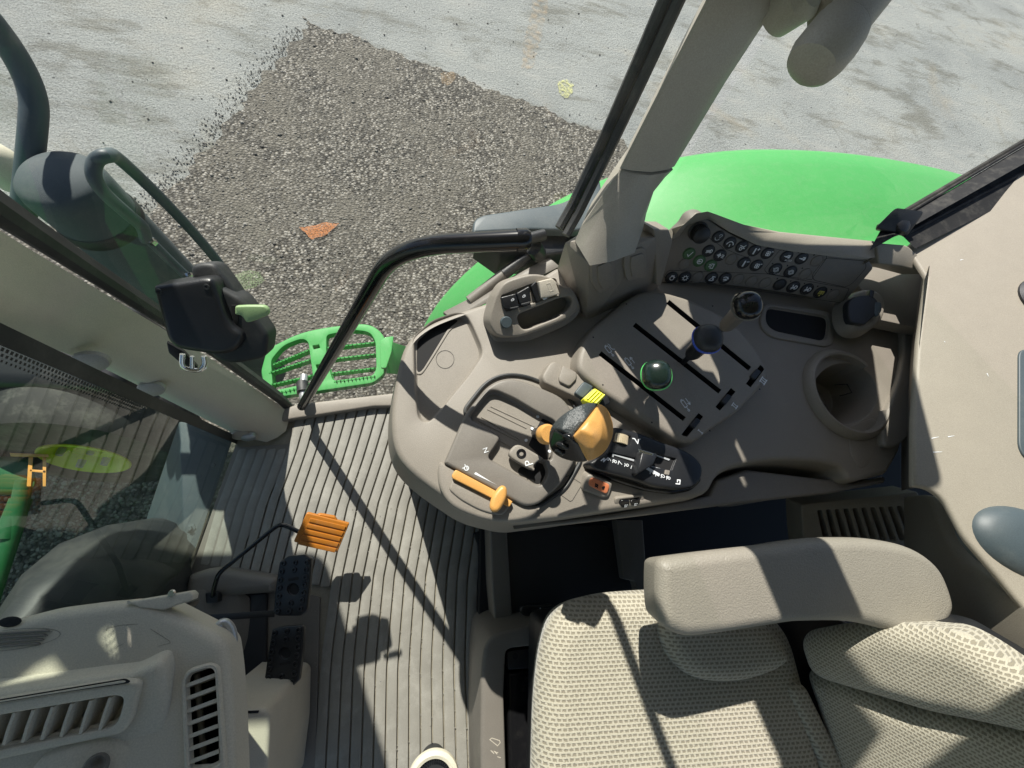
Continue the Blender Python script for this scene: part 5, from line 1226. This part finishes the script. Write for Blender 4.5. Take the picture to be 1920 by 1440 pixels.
def lever(a, b, ring, label):
    A = Vector(a); B = Vector(b); n = (B - A).normalized(); L = (B - A).length
    t = T('hydraulic_lever', label, 'lever', tuple(A), 'hydraulic levers in the slotted plate')
    revolve('stem', A - n * .02, n, [(.0045, 0), (.0045, .035), (.010, .045), (.0125, .055), (.0135, L - .012), (.0185, L + .004), (.0205, L + .010)], black if ring != 'k' else taupe2, t, seg=30, sq=.3)
    revolve('ring', A, n, [(.0195, L - .010), (.0225, L - .008), (.0230, L - .005), (.0215, L - .003)], {'g': gring, 'b': bring, 'k': kring}[ring], t, seg=36, sq=.35, sy=1.06)
    revolve('cap', A, n, [(.0205, L - .008), (.0217, L - .004), (.0215, L + .002), (.0190, L + .0085), (.014, L + .0125), (.007, L + .0145), (0, L + .015)], {'g': capg, 'b': navy, 'k': blackg}[ring], t, seg=36, sq=.35, sy=1.06)
    return t
lever(W(1222, 728, .695), W(1231, 702, .775), 'g', 'black lever knob with green ring, nearest the joystick')
lever(W(1285, 676, .70), W(1328, 634, .79), 'b', 'black lever knob with blue ring, between the green and plain ones')
lever(W(1350, 622, .705), W(1402, 572, .815), 'k', 'plain black lever knob nearest the button panel')
# ---- speed control pod
c5 = crop(1080, 780, 6.857)
sc_ = T('speed_control', 'black oval control pod with slider, thumb wheel and white scale digits', 'control pod', tuple(W(1210, 860, cz)))
qf = F3(W(1110, 860, cz + .030), W(1310, 905, cz + .022), W(1230, 815, cz + .026))
slotA = [c5(*p) for p in ((340, 450), (1290, 560), (1280, 650), (1220, 730), (1140, 740), (340, 545))]
bodyo = rnd([c5(*p) for p in ((170, 600, 20), (400, 440), (480, 130, 40), (760, 190, 60), (1110, 330, 80), (1400, 430, 80), (1560, 530, 60), (1640, 650, 60), (1630, 800, 60), (1540, 920, 60), (1350, 950, 60), (1000, 910, 60), (700, 800, 80), (250, 690, 40))], 10)
chan = rnd([c5(*p) for p in ((360, 450), (800, 505), (1010, 490), (1290, 570), (1200, 760), (960, 690), (330, 520))], 8)
bm = slab_bm(qf, bodyo, .03, r=.006, segs=4, flare=.0, holes=[(rnd([c5(*p) for p in ((410, 455), (760, 540), (1000, 480), (1290, 545), (1230, 700), (960, 650), (740, 610), (400, 520))], 2), .004, .0008, 0, 1), (rnd([c5(*p) for p in ((455, 215), (705, 258), (700, 372), (460, 330))], 1), .004, .0005, 0, 1)])
link('pod_body', bm, [black, void], sc_)
slab('pod_skirt', qf.up(-.016), rnd([c5(*p) for p in ((165, 640), (250, 720), (500, 830), (900, 960), (1250, 1010), (1500, 960), (1640, 820), (1400, 500), (480, 160))], 10), .03, blackg, sc_, r=.005, flare=.0)
tw = T('x', None, None) ; bpy.data.objects.remove(tw)
# thumb wheel
a = qf.hit(*c5(455, 275)); b_ = qf.hit(*c5(705, 315)); axw = (qf.hit(*c5(560, 220)) - qf.hit(*c5(545, 350))).normalized()
mid = (a + b_) / 2 - qf.n * .009
bm = bmesh.new()
whl = revolve('thumb_wheel', mid - axw * .0075, axw, [(0, 0), (.0130, 0), (.0135, .001), (.0135, .014), (.0130, .015), (0, .015)], tan, sc_, seg=40)
for k in range(30):
    th = k / 30 * 2 * math.pi; f_ = Fr(mid, axw); t_ = f_.e1 * math.cos(th) + f_.e2 * math.sin(th)
    box_bm(mid + t_ * .0138, .0024, .0016, .0150, bm, Matrix((t_, axw.cross(t_), axw)).transposed())
link('wheel_ribs', bm, tan, whl)
# centre slider, white scales
for q in (((470, 480), (750, 560), (745, 585), (490, 505), (485, 530), (465, 527)), ((1020, 490), (1210, 555), (1195, 575), (1030, 510), (1022, 540), (1005, 535)), ((975, 640), (1140, 690), (1135, 702), (970, 655))):
    slab('scale_bar', qf.up(-.0025), [c5(*p) for p in q], .0012, dimw, sc_, r=.0002)
hs_ = [qf.hit(*c5(x, y)) for x, y in ((770, 470), (1000, 520), (960, 620), (740, 780), (705, 745))]
hull('slider_knob', [p + qf.n * .0 for p in hs_] + [qf.hit(*c5(x, y)) + qf.n * .016 for x, y in ((795, 450), (985, 505), (925, 640), (720, 760))], black, sc_, r=.002)
slab('slider_window', qf.up(.0165), rnd([c5(*p) for p in ((800, 420), (1000, 485), (985, 510), (820, 465))], 1), .002, chrome, sc_, r=.0005)
slab('small_pointer', qf.up(.003), rnd([c5(*p) for p in ((1155, 690), (1212, 702), (1200, 762), (1142, 750))], 1), .005, taupe, sc_, r=.001)
tf = qf.up(.0002)
def digit(s_, x, y):
    text('scale_digit', s_, tf, c5(x + 18, y + 14), c5(x + 30, y - 22), white, sc_, .0008)
for s_, x, y in (('9', 425, 578), ('8', 497, 600), ('7', 570, 620), ('6', 650, 645), ('2', 975, 740), ('1', 1045, 765), ('0', 1115, 790), ('8', 1185, 812)):
    digit(s_, x, y)
bm = bmesh.new()
px_strokes(bm, tf, [[c5(*p), c5(*q)] for p, q in (((478, 570), (466, 600)), ((550, 590), (538, 622)), ((632, 618), (620, 650)), ((714, 640), (702, 675)), ((958, 712), (948, 745)), ((1030, 740), (1018, 775)), ((1100, 760), (1090, 796)), ((1172, 782), (1160, 815)))], 1.1, .0008)
px_strokes(bm, tf, [[c5(*p) for p in L] for L in ([(725, 290), (750, 292), (790, 355), (800, 305), (820, 298)], [(320, 575), (360, 545), (350, 590), (385, 555)], [(1280, 870), (1330, 875), (1335, 825), (1300, 822), (1300, 850)])], 1.8, .0008)
link('printed_marks', bm, white, sc_, smooth=False)
# ---- orange rocker and small paddle switches
os_ = T('orange_switch', 'orange rocker switch with tortoise and hare symbols in a grey bezel', 'switch', tuple(W(1124, 910, cz)))
of = F3(W(1100, 900, cz + .012), W(1145, 925, cz + .008), W(1130, 890, cz + .016))
slab('bezel', of, rnd([c5(*p) for p in ((85, 910), (140, 760, 25), (200, 745, 20), (480, 860, 30), (430, 1040, 30), (360, 1060, 20), (90, 960, 20))], 12), .02, taupe, os_, r=.004, flare=.004)
slab('rocker', of.up(.003), rnd([c5(*p) for p in ((155, 890), (200, 785), (445, 885), (400, 1015))], 7), .006, coral, os_, r=.002)
for x, y, L in ((262, 893, [circ(0, 0, .6, 8), [(-.9, .4), (.6, -.6)], [(.2, .6), (.8, .9)], [(-.4, -.6), (-.8, -1)]]), (355, 925, [circ(0, 0, .7, 8, 0, 180), [(-.7, 0), (.9, 0)], [(0, .3), (.3, .3)], [(-.3, .2), (.5, .2)], [(-.5, -.1), (-.5, -.4)], [(.4, -.1), (.4, -.4)]])):
    link('symbol', strokes_bm(of.up(.003), *c5(x, y), (1.6, -3.4), L, 1.9, .0006), void, os_, smooth=False)
ps = T('paddle_switches', 'pair of small black paddle switches in a recess on the console edge', 'switch', tuple(W(1180, 942, cz)))
psf = F3(W(1155, 950, cz - .002), W(1215, 940, cz - .002), W(1180, 928, cz + .006))
slab('recess_frame', psf, rnd([c5(*p) for p in ((490, 1140), (510, 1055, 20), (870, 1010, 16), (890, 1040), (860, 1140), (800, 1160))], 6), .012, taupe, ps, r=.002, holes=[(rnd([c5(*p) for p in ((545, 1120), (570, 1075, 10), (830, 1045, 10), (835, 1110), (780, 1150), (600, 1180))], 6), .008, .001, 0, 0)])
for q, x in (([(550, 1120), (600, 1075), (700, 1085), (690, 1150), (600, 1190)], 635), ([(700, 1090), (830, 1050), (830, 1120), (780, 1160), (700, 1150)], 760)):
    pd = slab('paddle', psf.up(.002), rnd([c5(*p) for p in q], 4), .008, blackg, ps, r=.002)
    link('symbol', strokes_bm(psf.up(.002), *c5(x, 1135 if x > 700 else 1152), (2.6, -.6), [[(-.8, -.8), (.8, -.8)], [(-.5, -.5), (-.5, .6), (.4, .6), (.4, -.5)], circ(1.3, .3, .2, 5)], .9, .0006), white, pd, smooth=False)
# seam lines on the flat console area by the orange switch
bm = bmesh.new(); px_strokes(bm, cf, [[g1(*p) for p in L] for L in ([(1290, 1085), (1180, 1015), (1155, 1030)], [(1300, 1100), (1215, 1240), (1195, 1250), (1075, 1165)])], .8, .0004); link('service_flap_seam', bm, void, con, smooth=False)
# ================================================================== operator seat
sF = Fr(W(1200, 1300, .585), (-.05, .03, 1), Vector((1, 0, 0)))
slab('cushion', sF, rnd([(1004, 1500), (1008, 1330, 60), (1022, 1215, 60), (1050, 1150, 50), (1110, 1120, 50), (1230, 1110, 60), (1420, 1110, 60), (1500, 1190, 40), (1530, 1300), (1570, 1460), (1600, 1620), (1004, 1620)], 20), .13, fab, seat, r=.045, segs=9, flare=-.015, ang=80)
slab('side_bolster', sF.up(.030), rnd([(1245, 1180, 20), (1262, 1235, 50), (1310, 1283, 40), (1400, 1290, 60), (1480, 1262, 30), (1498, 1240, 20), (1470, 1190, 30), (1440, 1165), (1260, 1150)], 12), .10, fab, seat, r=.030, segs=8, ang=80, flare=-.01)
slab('rear_roll', sF.up(.006), rnd([(1478, 1290, 8), (1496, 1278, 10), (1516, 1290, 10), (1590, 1440), (1600, 1560), (1565, 1560), (1548, 1440)], 4), .05, fab, seat, r=.010, segs=5, ang=80)
bF = F3(W(1500, 1230, .60), W(1565, 1440, .60), W(1850, 1330, .80))
slab('seat_pan', sF.up(-.05), rnd([(1030, 1180), (1250, 1150), (1560, 1150), (1750, 1250), (1750, 1700), (1030, 1700)], 20), .2, black, seat, r=.01)
slab('backrest', bF, rnd([(1500, 1262, 20), (1560, 1275), (1700, 1335), (1790, 1350, 30), (1870, 1372), (2100, 1400), (2100, 1900), (1650, 1900), (1600, 1600), (1560, 1450)], 10), .09, fab, seat, r=.030, segs=8, ang=80, uvxy=True)
slab('backrest_bolster', bF.up(.022), rnd([(1489, 1212, 16), (1500, 1192, 18), (1560, 1182, 20), (1640, 1172), (1720, 1185, 30), (1785, 1195, 40), (1850, 1230, 40), (1960, 1310, 60), (2100, 1360), (2100, 1440), (1900, 1385, 40), (1800, 1362, 20), (1740, 1350, 30), (1640, 1318), (1530, 1284, 20), (1505, 1262, 16)], 12), .10, fab, seat, r=.034, segs=9, ang=80, flare=-.01, uvxy=True)
slab('back_shell', bF.up(-.03), rnd([(1700, 1170), (1790, 1185, 30), (1960, 1290, 40), (2120, 1350), (2120, 1800), (1760, 1500)], 10), .08, black, seat, r=.02, segs=5)
aF = F3(W(1250, 1110, .752), W(1780, 1110, .745), W(1500, 1020, .752))
slab('armrest', aF, rnd([(1238, 1085, 20), (1240, 1048, 22), (1330, 1036), (1470, 1020, 20), (1530, 1009, 40), (1640, 1009, 40), (1720, 1024, 50), (1770, 1060, 40), (1792, 1110, 40), (1801, 1150, 20), (1775, 1188, 14), (1700, 1196, 14), (1660, 1180, 30), (1600, 1168, 40), (1500, 1170), (1350, 1194, 30), (1290, 1200, 20), (1244, 1176, 22), (1239, 1130, 20)], 14), .055, armm, seat, r=.018, segs=8, ang=80, flare=-.006)
hull('armrest_bracket', [W(*p) for p in ((1500, 1018, .72), (1560, 1008, .72), (1500, 1010, .735), (1660, 1150, .60), (1500, 1150, .60), (1500, 1060, .62))], taupe2, seat, r=.004)
# ================================================================== dash
da = T('steering_dash', 'grey dashboard column cover with louvred air vents at the lower left', 'dashboard', tuple(W(200, 1300, 0)))
zt = .74
dF = FZ(zt)
dc = crop(0, 1100, 4.174)
v2 = rnd([dc(*p) for p in ((1440, 740, 40), (1480, 680, 20), (1650, 625, 30), (1680, 650, 20), (1725, 1370), (1700, 1400), (1640, 1430), (1480, 1440))], 6)
slab('top_cover', dF, rnd([(-120, 1220), (0, 1168), (100, 1143), (200, 1130), (275, 1125), (302, 1138), (404, 1190, 14), (421, 1208, 14), (428, 1260), (434, 1340), (440, 1600), (-120, 1600)], 20), .05, [dashm, void], da, r=.012, segs=6, flare=-.004, ang=60, holes=[(v2, .035, .002, .001, 11)])
slab('shelf_tab', FZ(zt + .001), rnd([(236, 1129), (355, 1109, 2), (362, 1115, 2), (360, 1125), (306, 1144), (262, 1140)], 1), .012, dashm, da, r=.002)
slab('tab_underside', FZ(zt - .054), rnd([(300, 1139), (358, 1128, 3), (352, 1142, 6), (325, 1152), (306, 1142)], 1), .02, black, da, r=.002)
revolve('screw', W(322, 1112.5, zt + .001), (0, 0, 1), [(0, .002), (.003, .002), (.004, 0)], chrome, da, seg=12)
# driver-facing facet: ridge line then lower face with the wide vent
ff = F3(W(-40, 1318, zt + .024), W(275, 1262, zt + .020), W(300, 1440, zt - .012))
v1 = rnd([dc(*p) for p in ((-200, 1050), (0, 1010), (900, 855, 16), (960, 870, 16), (960, 920), (920, 1060, 30), (870, 1110, 30), (0, 1290), (-200, 1330))], 4)
slab('vent_face', ff, rnd([dc(*p) for p in ((-400, 905), (0, 850), (740, 735), (990, 700, 20), (1230, 590, 60), (1290, 680, 40), (1320, 1100), (1330, 1700), (-400, 1700))], 10), .06, [dashm, void], da, r=.010, segs=5, flare=.0, holes=[(v1, .030, .002, .001, 11)])
v1f = ff.up(.006)
slab('wide_vent_frame', v1f, rnd([dc(*p) for p in ((-300, 960), (0, 905), (880, 765), (1060, 752, 20), (1095, 775, 14), (1030, 1040, 10), (980, 1130, 40), (920, 1165), (0, 1360), (-300, 1430))], 4), .012, [dashm, void], da, r=.003, holes=[(v1, -.008, .002, .0, 10)], bottom=False)
slab('vent_slit', v1f.up(.0004), rnd([dc(*p) for p in ((-200, 925), (0, 885), (980, 722, 14), (1020, 745, 12), (1000, 758), (560, 820), (0, 910), (-200, 950))], 2), .001, void, da, r=.0003)
slab('vent_slit_bar', v1f.up(.0016), rnd([dc(*p) for p in ((-200, 935), (0, 897), (960, 738, 8), (985, 745, 6), (960, 754), (560, 815), (0, 905), (-200, 945))], 2), .001, dashm, da, r=.0003)
for k in range(9):
    x = 860 - k * 150; y = 870 + k * 24
    if x < -260: continue
    a0 = v1f.up(-.001).hit(*dc(x, y)); a1 = v1f.up(-.001).hit(*dc(x - 85, y + 262 - k * 2)); 
    ring = []
    dd = (a1 - a0).normalized(); sd = v1f.n.cross(dd)
    vn = [[p + sd * .0012, p - sd * .0012, p - sd * .0012 - v1f.n * .022 + sd * .006, p + sd * .0012 - v1f.n * .022 + sd * .006] for p in (a0, a0.lerp(a1, .5) + v1f.n * .001, a1)]
    loft('vent_vane', vn, dashm, da, ang=30)
bm = bmesh.new()
for k in range(6):
    p = v1f.up(-.018).hit(*dc(340 + k * 110, 1070 - k * 26)); bmesh.ops.create_icosphere(bm, subdivisions=1, radius=.004, matrix=Matrix.Translation(p))
    if k: box_bm((p + q0) / 2, (p - q0).length, .003, .003, bm, Matrix.Rotation(math.atan2((p - q0).y, (p - q0).x), 3, 'Z'))
    q0 = p
link('vent_linkage', bm, slate, da)
# side vent
s2 = FZ(zt + .004)
slab('side_vent_frame', s2, rnd([dc(*p) for p in ((1410, 740, 50), (1460, 650, 40), (1640, 595, 40), (1710, 630, 30), (1760, 1390), (1760, 1600), (1440, 1600))], 6), .02, [dashm, void], da, r=.0035, holes=[(v2, -.006, .002, .0, 10)], bottom=False)
for k in range(8):
    y = 780 + k * 100; x = 1445 + k * 4
    a0 = s2.up(-.002).hit(*dc(x, y)); a1 = s2.up(-.002).hit(*dc(x + 245, y - 92)); dd = (a1 - a0).normalized(); sd = s2.n.cross(dd)
    vn = [[p + sd * .0018, p - sd * .0018, p - sd * .006 - s2.n * .016, p - sd * .002 - s2.n * .016] for p in (a0, a0.lerp(a1, .5), a1)]
    loft('vent_vane', vn, dashm, da, ang=30)
tube('vane_link', [s2.up(-.014).hit(*dc(1540, 680)), s2.up(-.014).hit(*dc(1600, 1400))], .003, taupe2, da)
# emblem-free oval grille and seam on the top
og = px_strokes(bmesh.new(), dF, [[dc(90 + 385 * math.cos(R(a)), 415 + 78 * math.sin(R(a)) - 385 * math.cos(R(a)) * .12) for a in range(-100, 150, 8)]], .8, .0005); link('oval_seam', og, taupe2, da, smooth=False)
for k in range(4):
    y = 350 + k * 34
    slab('speaker_rib', FZ(zt + .002), rnd([dc(-120, y + 16), dc(300 - k * 20 + 60, y - 14), dc(400 - k * 30, y + 4), dc(300 - k * 30, y + 10), dc(-120, y + 38)], 3), .003, taupe2, da, r=.001)
px = px_strokes(bmesh.new(), dF, [[dc(*p) for p in ((835, 345), (840, 325), (950, 300), (1080, 292))], [dc(*p) for p in ((1180, 330), (1330, 425), (1335, 440), (1240, 465))], [dc(*p) for p in ((905, 485), (920, 470), (970, 445))]], .7, .0005); link('cover_seam', px, taupe2, da, smooth=False)
revolve('hole_plug', W(19, 1166, zt), (0, 0, 1), [(0, -.0), (.008, .0006), (.010, .0)], void, da, seg=16, sy=.5)
# lower boss
revolve('key_boss', ff.hit(180, 1470), (.2, 0, 1), [(0, .018), (.04, .016), (.055, .006), (.06, -.02)], dashm, da, seg=40)
revolve('boss_recess', ff.hit(187, 1433), (.3, .3, 1), [(0, .012), (.004, .013), (.008, .018), (.010, .014), (.012, .0)], taupe2, da, seg=20)
# column foot and lower shroud
slab('lower_shroud', FZ(.30), rnd([(436, 1330), (495, 1328, 10), (506, 1340, 8), (500, 1460), (480, 1600), (380, 1600), (380, 1330)], 4), .28, dashm, da, r=.008, segs=4, flare=-.0)
slab('shroud_slot', FZ(.3008), rnd([(440, 1334), (486, 1332), (484, 1337), (440, 1339)], 1), .001, void, da, r=.0003)
hull('column', [W(x, y, .66) for x, y in ((60, 1230), (300, 1190), (340, 1240), (350, 1500), (60, 1600))] + [W(x, y, .03) for x, y in ((340, 1240), (380, 1240), (390, 1500), (330, 1560))], taupe2, da, r=.01)
rg_ = T('release_ring', 'small silver pull ring at the corner of the dashboard', 'ring', tuple(W(425, 1190, .6)))
rf_ = Fr(W(424, 1191, .705), CAMP - W(424, 1191, .705), Vector((0, 1, 0)))
o = W(424, 1191, .62); ringp = [rf_.hit(422 + 15 * math.cos(R(a)) + 3 * math.sin(R(a)), 1194 + 27 * math.sin(R(a))) for a in range(0, 360, 12)]
bm = tube_bm(ringp + [ringp[0]], .0048, 12, cap=False); bmesh.ops.remove_doubles(bm, verts=bm.verts, dist=.00005)
link('ring', bm, silver, rg_)
# ================================================================== pedals
def pedal(poly, z, name_label, arm, studs, hole_c, tilt):
    t = T('brake_pedal', name_label, 'pedal', tuple(W(*hole_c, 0)), 'brake pedals on the floor mat')
    f_ = Fr(W(*hole_c, z), tilt)
    cir = [(hole_c[0] + 11.5 * math.cos(R(a)), hole_c[1] + 11.5 * math.sin(R(a))) for a in range(0, 360, 24)]
    slab('pedal_pad', f_, rnd(poly, 8), .010, [black, void], t, r=.003, holes=[(cir, .006, .001, 0, 1)])
    bm = bmesh.new()
    for x, y in studs: revolve_bm(f_.hit(x, y), f_.n, [(.0022, .0005), (.0032, .0036), (.0052, .0036), (.0062, .0022), (.0066, -.001)], 14, bm); revolve_bm(f_.hit(x, y), f_.n, [(0, .0006), (.0026, .0006)], 14, bm)
    bmesh.ops.recalc_face_normals(bm, faces=bm.faces); link('rubber_studs', bm, black, t)
    slab('slot', f_.up(.0004), rnd([(hole_c[0] - 10, hole_c[1] + arm[2]), (hole_c[0] + 10, hole_c[1] + arm[2] - 4), (hole_c[0] + 11, hole_c[1] + arm[2] + 2), (hole_c[0] - 9, hole_c[1] + arm[2] + 5)], 2), .001, void, t, r=.0003)
    hull('pedal_arm', [W(*arm[0], z - .015), W(arm[0][0], arm[0][1] + 12, z - .015), W(*arm[1], z - .012), W(arm[1][0], arm[1][1] + 13, z - .012), W(*arm[0], z - .03), W(arm[0][0], arm[0][1] + 12, z - .03), W(*arm[1], z - .027), W(arm[1][0], arm[1][1] + 13, z - .027)], black, t, r=.001)
pcr = crop(340, 960, 4)
st1 = [pcr(*p) for p in ((768, 385), (755, 447), (745, 510), (740, 568), (735, 630), (727, 688), (725, 745), (856, 378), (848, 435), (822, 682), (812, 742), (942, 377), (935, 432), (932, 490), (925, 545), (917, 605), (908, 660), (895, 725))]
pedal([pcr(*p) for p in ((735, 375, 8), (800, 330, 8), (925, 318, 4), (970, 350, 6), (965, 500), (940, 740, 14), (890, 780, 10), (720, 780, 14), (688, 760, 10), (705, 560))], .14, 'upper black studded brake pedal, nearer the orange pedal', ((345, 1155), (515, 1144), -20), st1, pcr(838, 580), (-.25, .0, 1))
st2 = [pcr(*p) for p in ((703, 908), (692, 977), (682, 1047), (673, 1110), (663, 1178), (658, 1247), (655, 1310), (793, 893), (786, 955), (754, 1232), (750, 1302), (880, 885), (878, 945), (876, 1010), (868, 1075), (858, 1140), (850, 1210), (835, 1278))]
pedal([pcr(*p) for p in ((680, 880, 8), (760, 858), (905, 848, 8), (915, 870, 5), (910, 1020), (880, 1260, 10), (830, 1310, 10), (820, 1360, 8), (680, 1390, 6), (620, 1350, 10), (618, 1270), (650, 1060))], .14, 'lower black studded brake pedal, nearer the column shroud', ((345, 1300), (505, 1278), 18), st2, pcr(775, 1060), (-.25, .0, 1))
hull('pedal_slot_rubber', [W(*p) for p in ((340, 1120, .03), (470, 1118, .02), (470, 1128, .005), (340, 1170, .01), (350, 1105, .06), (440, 1100, .035), (340, 1260, .005), (470, 1260, .005))], taupe2, cab, r=.006)
slab('footwell_step', FZ(.05), rnd([(350, 1078, 8), (400, 1062, 30), (520, 1083, 10), (520, 1112), (400, 1120), (340, 1125)], 6), .06, taupe2, cab, r=.02, segs=5)
slab('footwell_well', FZ(.014), rnd([(340, 1118), (500, 1112, 6), (498, 1330, 6), (340, 1350)], 4), .012, navy, cab, r=.004)
ap = T('orange_pedal', 'orange ribbed foot pedal on a bent black rod', 'pedal', tuple(W(600, 1000, 0)))
oF = Fr(W(603, 998, .16), Vector((.15, -.35, 1)))
cc = crop(420, 720, 4)
pp = slab('pedal_pad', oF, rnd([cc(*p) for p in ((520, 1185, 10), (620, 965, 12), (940, 1048, 6), (850, 1265, 10))], 3), .010, orange2, ap, r=.0025)
for k in range(5):
    t = k / 4; a0 = (638 - t * 80, 1000 + t * 170); b0 = (915 - t * 72, 1068 + t * 168)
    a0 = (a0[0] + 10, a0[1] + 6)
    slab('pad_rib', oF.up(.0022), rnd([cc(*a0), cc(*b0), cc(b0[0] - 13, b0[1] + 30), cc(a0[0] - 13, a0[1] + 28)], 1), .0024, orange2, pp, r=.0008)
slab('pad_lug', oF.up(-.004), rnd([cc(*p) for p in ((690, 985), (720, 975, 4), (830, 995, 6), (850, 1025))], 1), .01, orange2, pp, r=.003)
tube('pedal_rod', bend([W(398, 1122, .05), W(402, 1100, .09), W(410, 1075, .12), W(520, 985, .15), W(533, 984, .15), W(562, 998, .148)], .015, 4), .0052, blackg, ap, seg=14)
slab('rod_foot', FZ(.062), rnd([(384, 1112, 3), (398, 1108), (409, 1112, 3), (408, 1130, 3), (386, 1132, 3)], 1), .03, black, ap, r=.003)
# pale round knob at the bottom edge
kn = T('round_cap', 'cream rimmed round cap with a dark toothed ring at the bottom edge', 'cap', tuple(W(812, 1460, 0)))
ko = W(812, 1462, .10)
revolve('rim', ko, (0, 0, 1), [(.040, -.01), (.056, -.01), (.060, .0), (.058, .008), (.050, .012), (.043, .010), (.040, .0)], cream, kn, seg=48)
revolve('stalk', ko, (0, 0, 1), [(0, .0), (.040, .0), (.042, -.02), (.030, -.08), (.030, -.098)], rubber, kn, seg=40)
bm = bmesh.new()
for k in range(44):
    a = k / 44 * 2 * math.pi; box_bm(ko + Vector((math.cos(a) * .038, math.sin(a) * .038, .004)), .006, .0028, .008, bm, Matrix.Rotation(a, 3, 'Z'))
link('toothed_ring', bm, black, kn)
# ================================================================== things outside the view that shade the cab
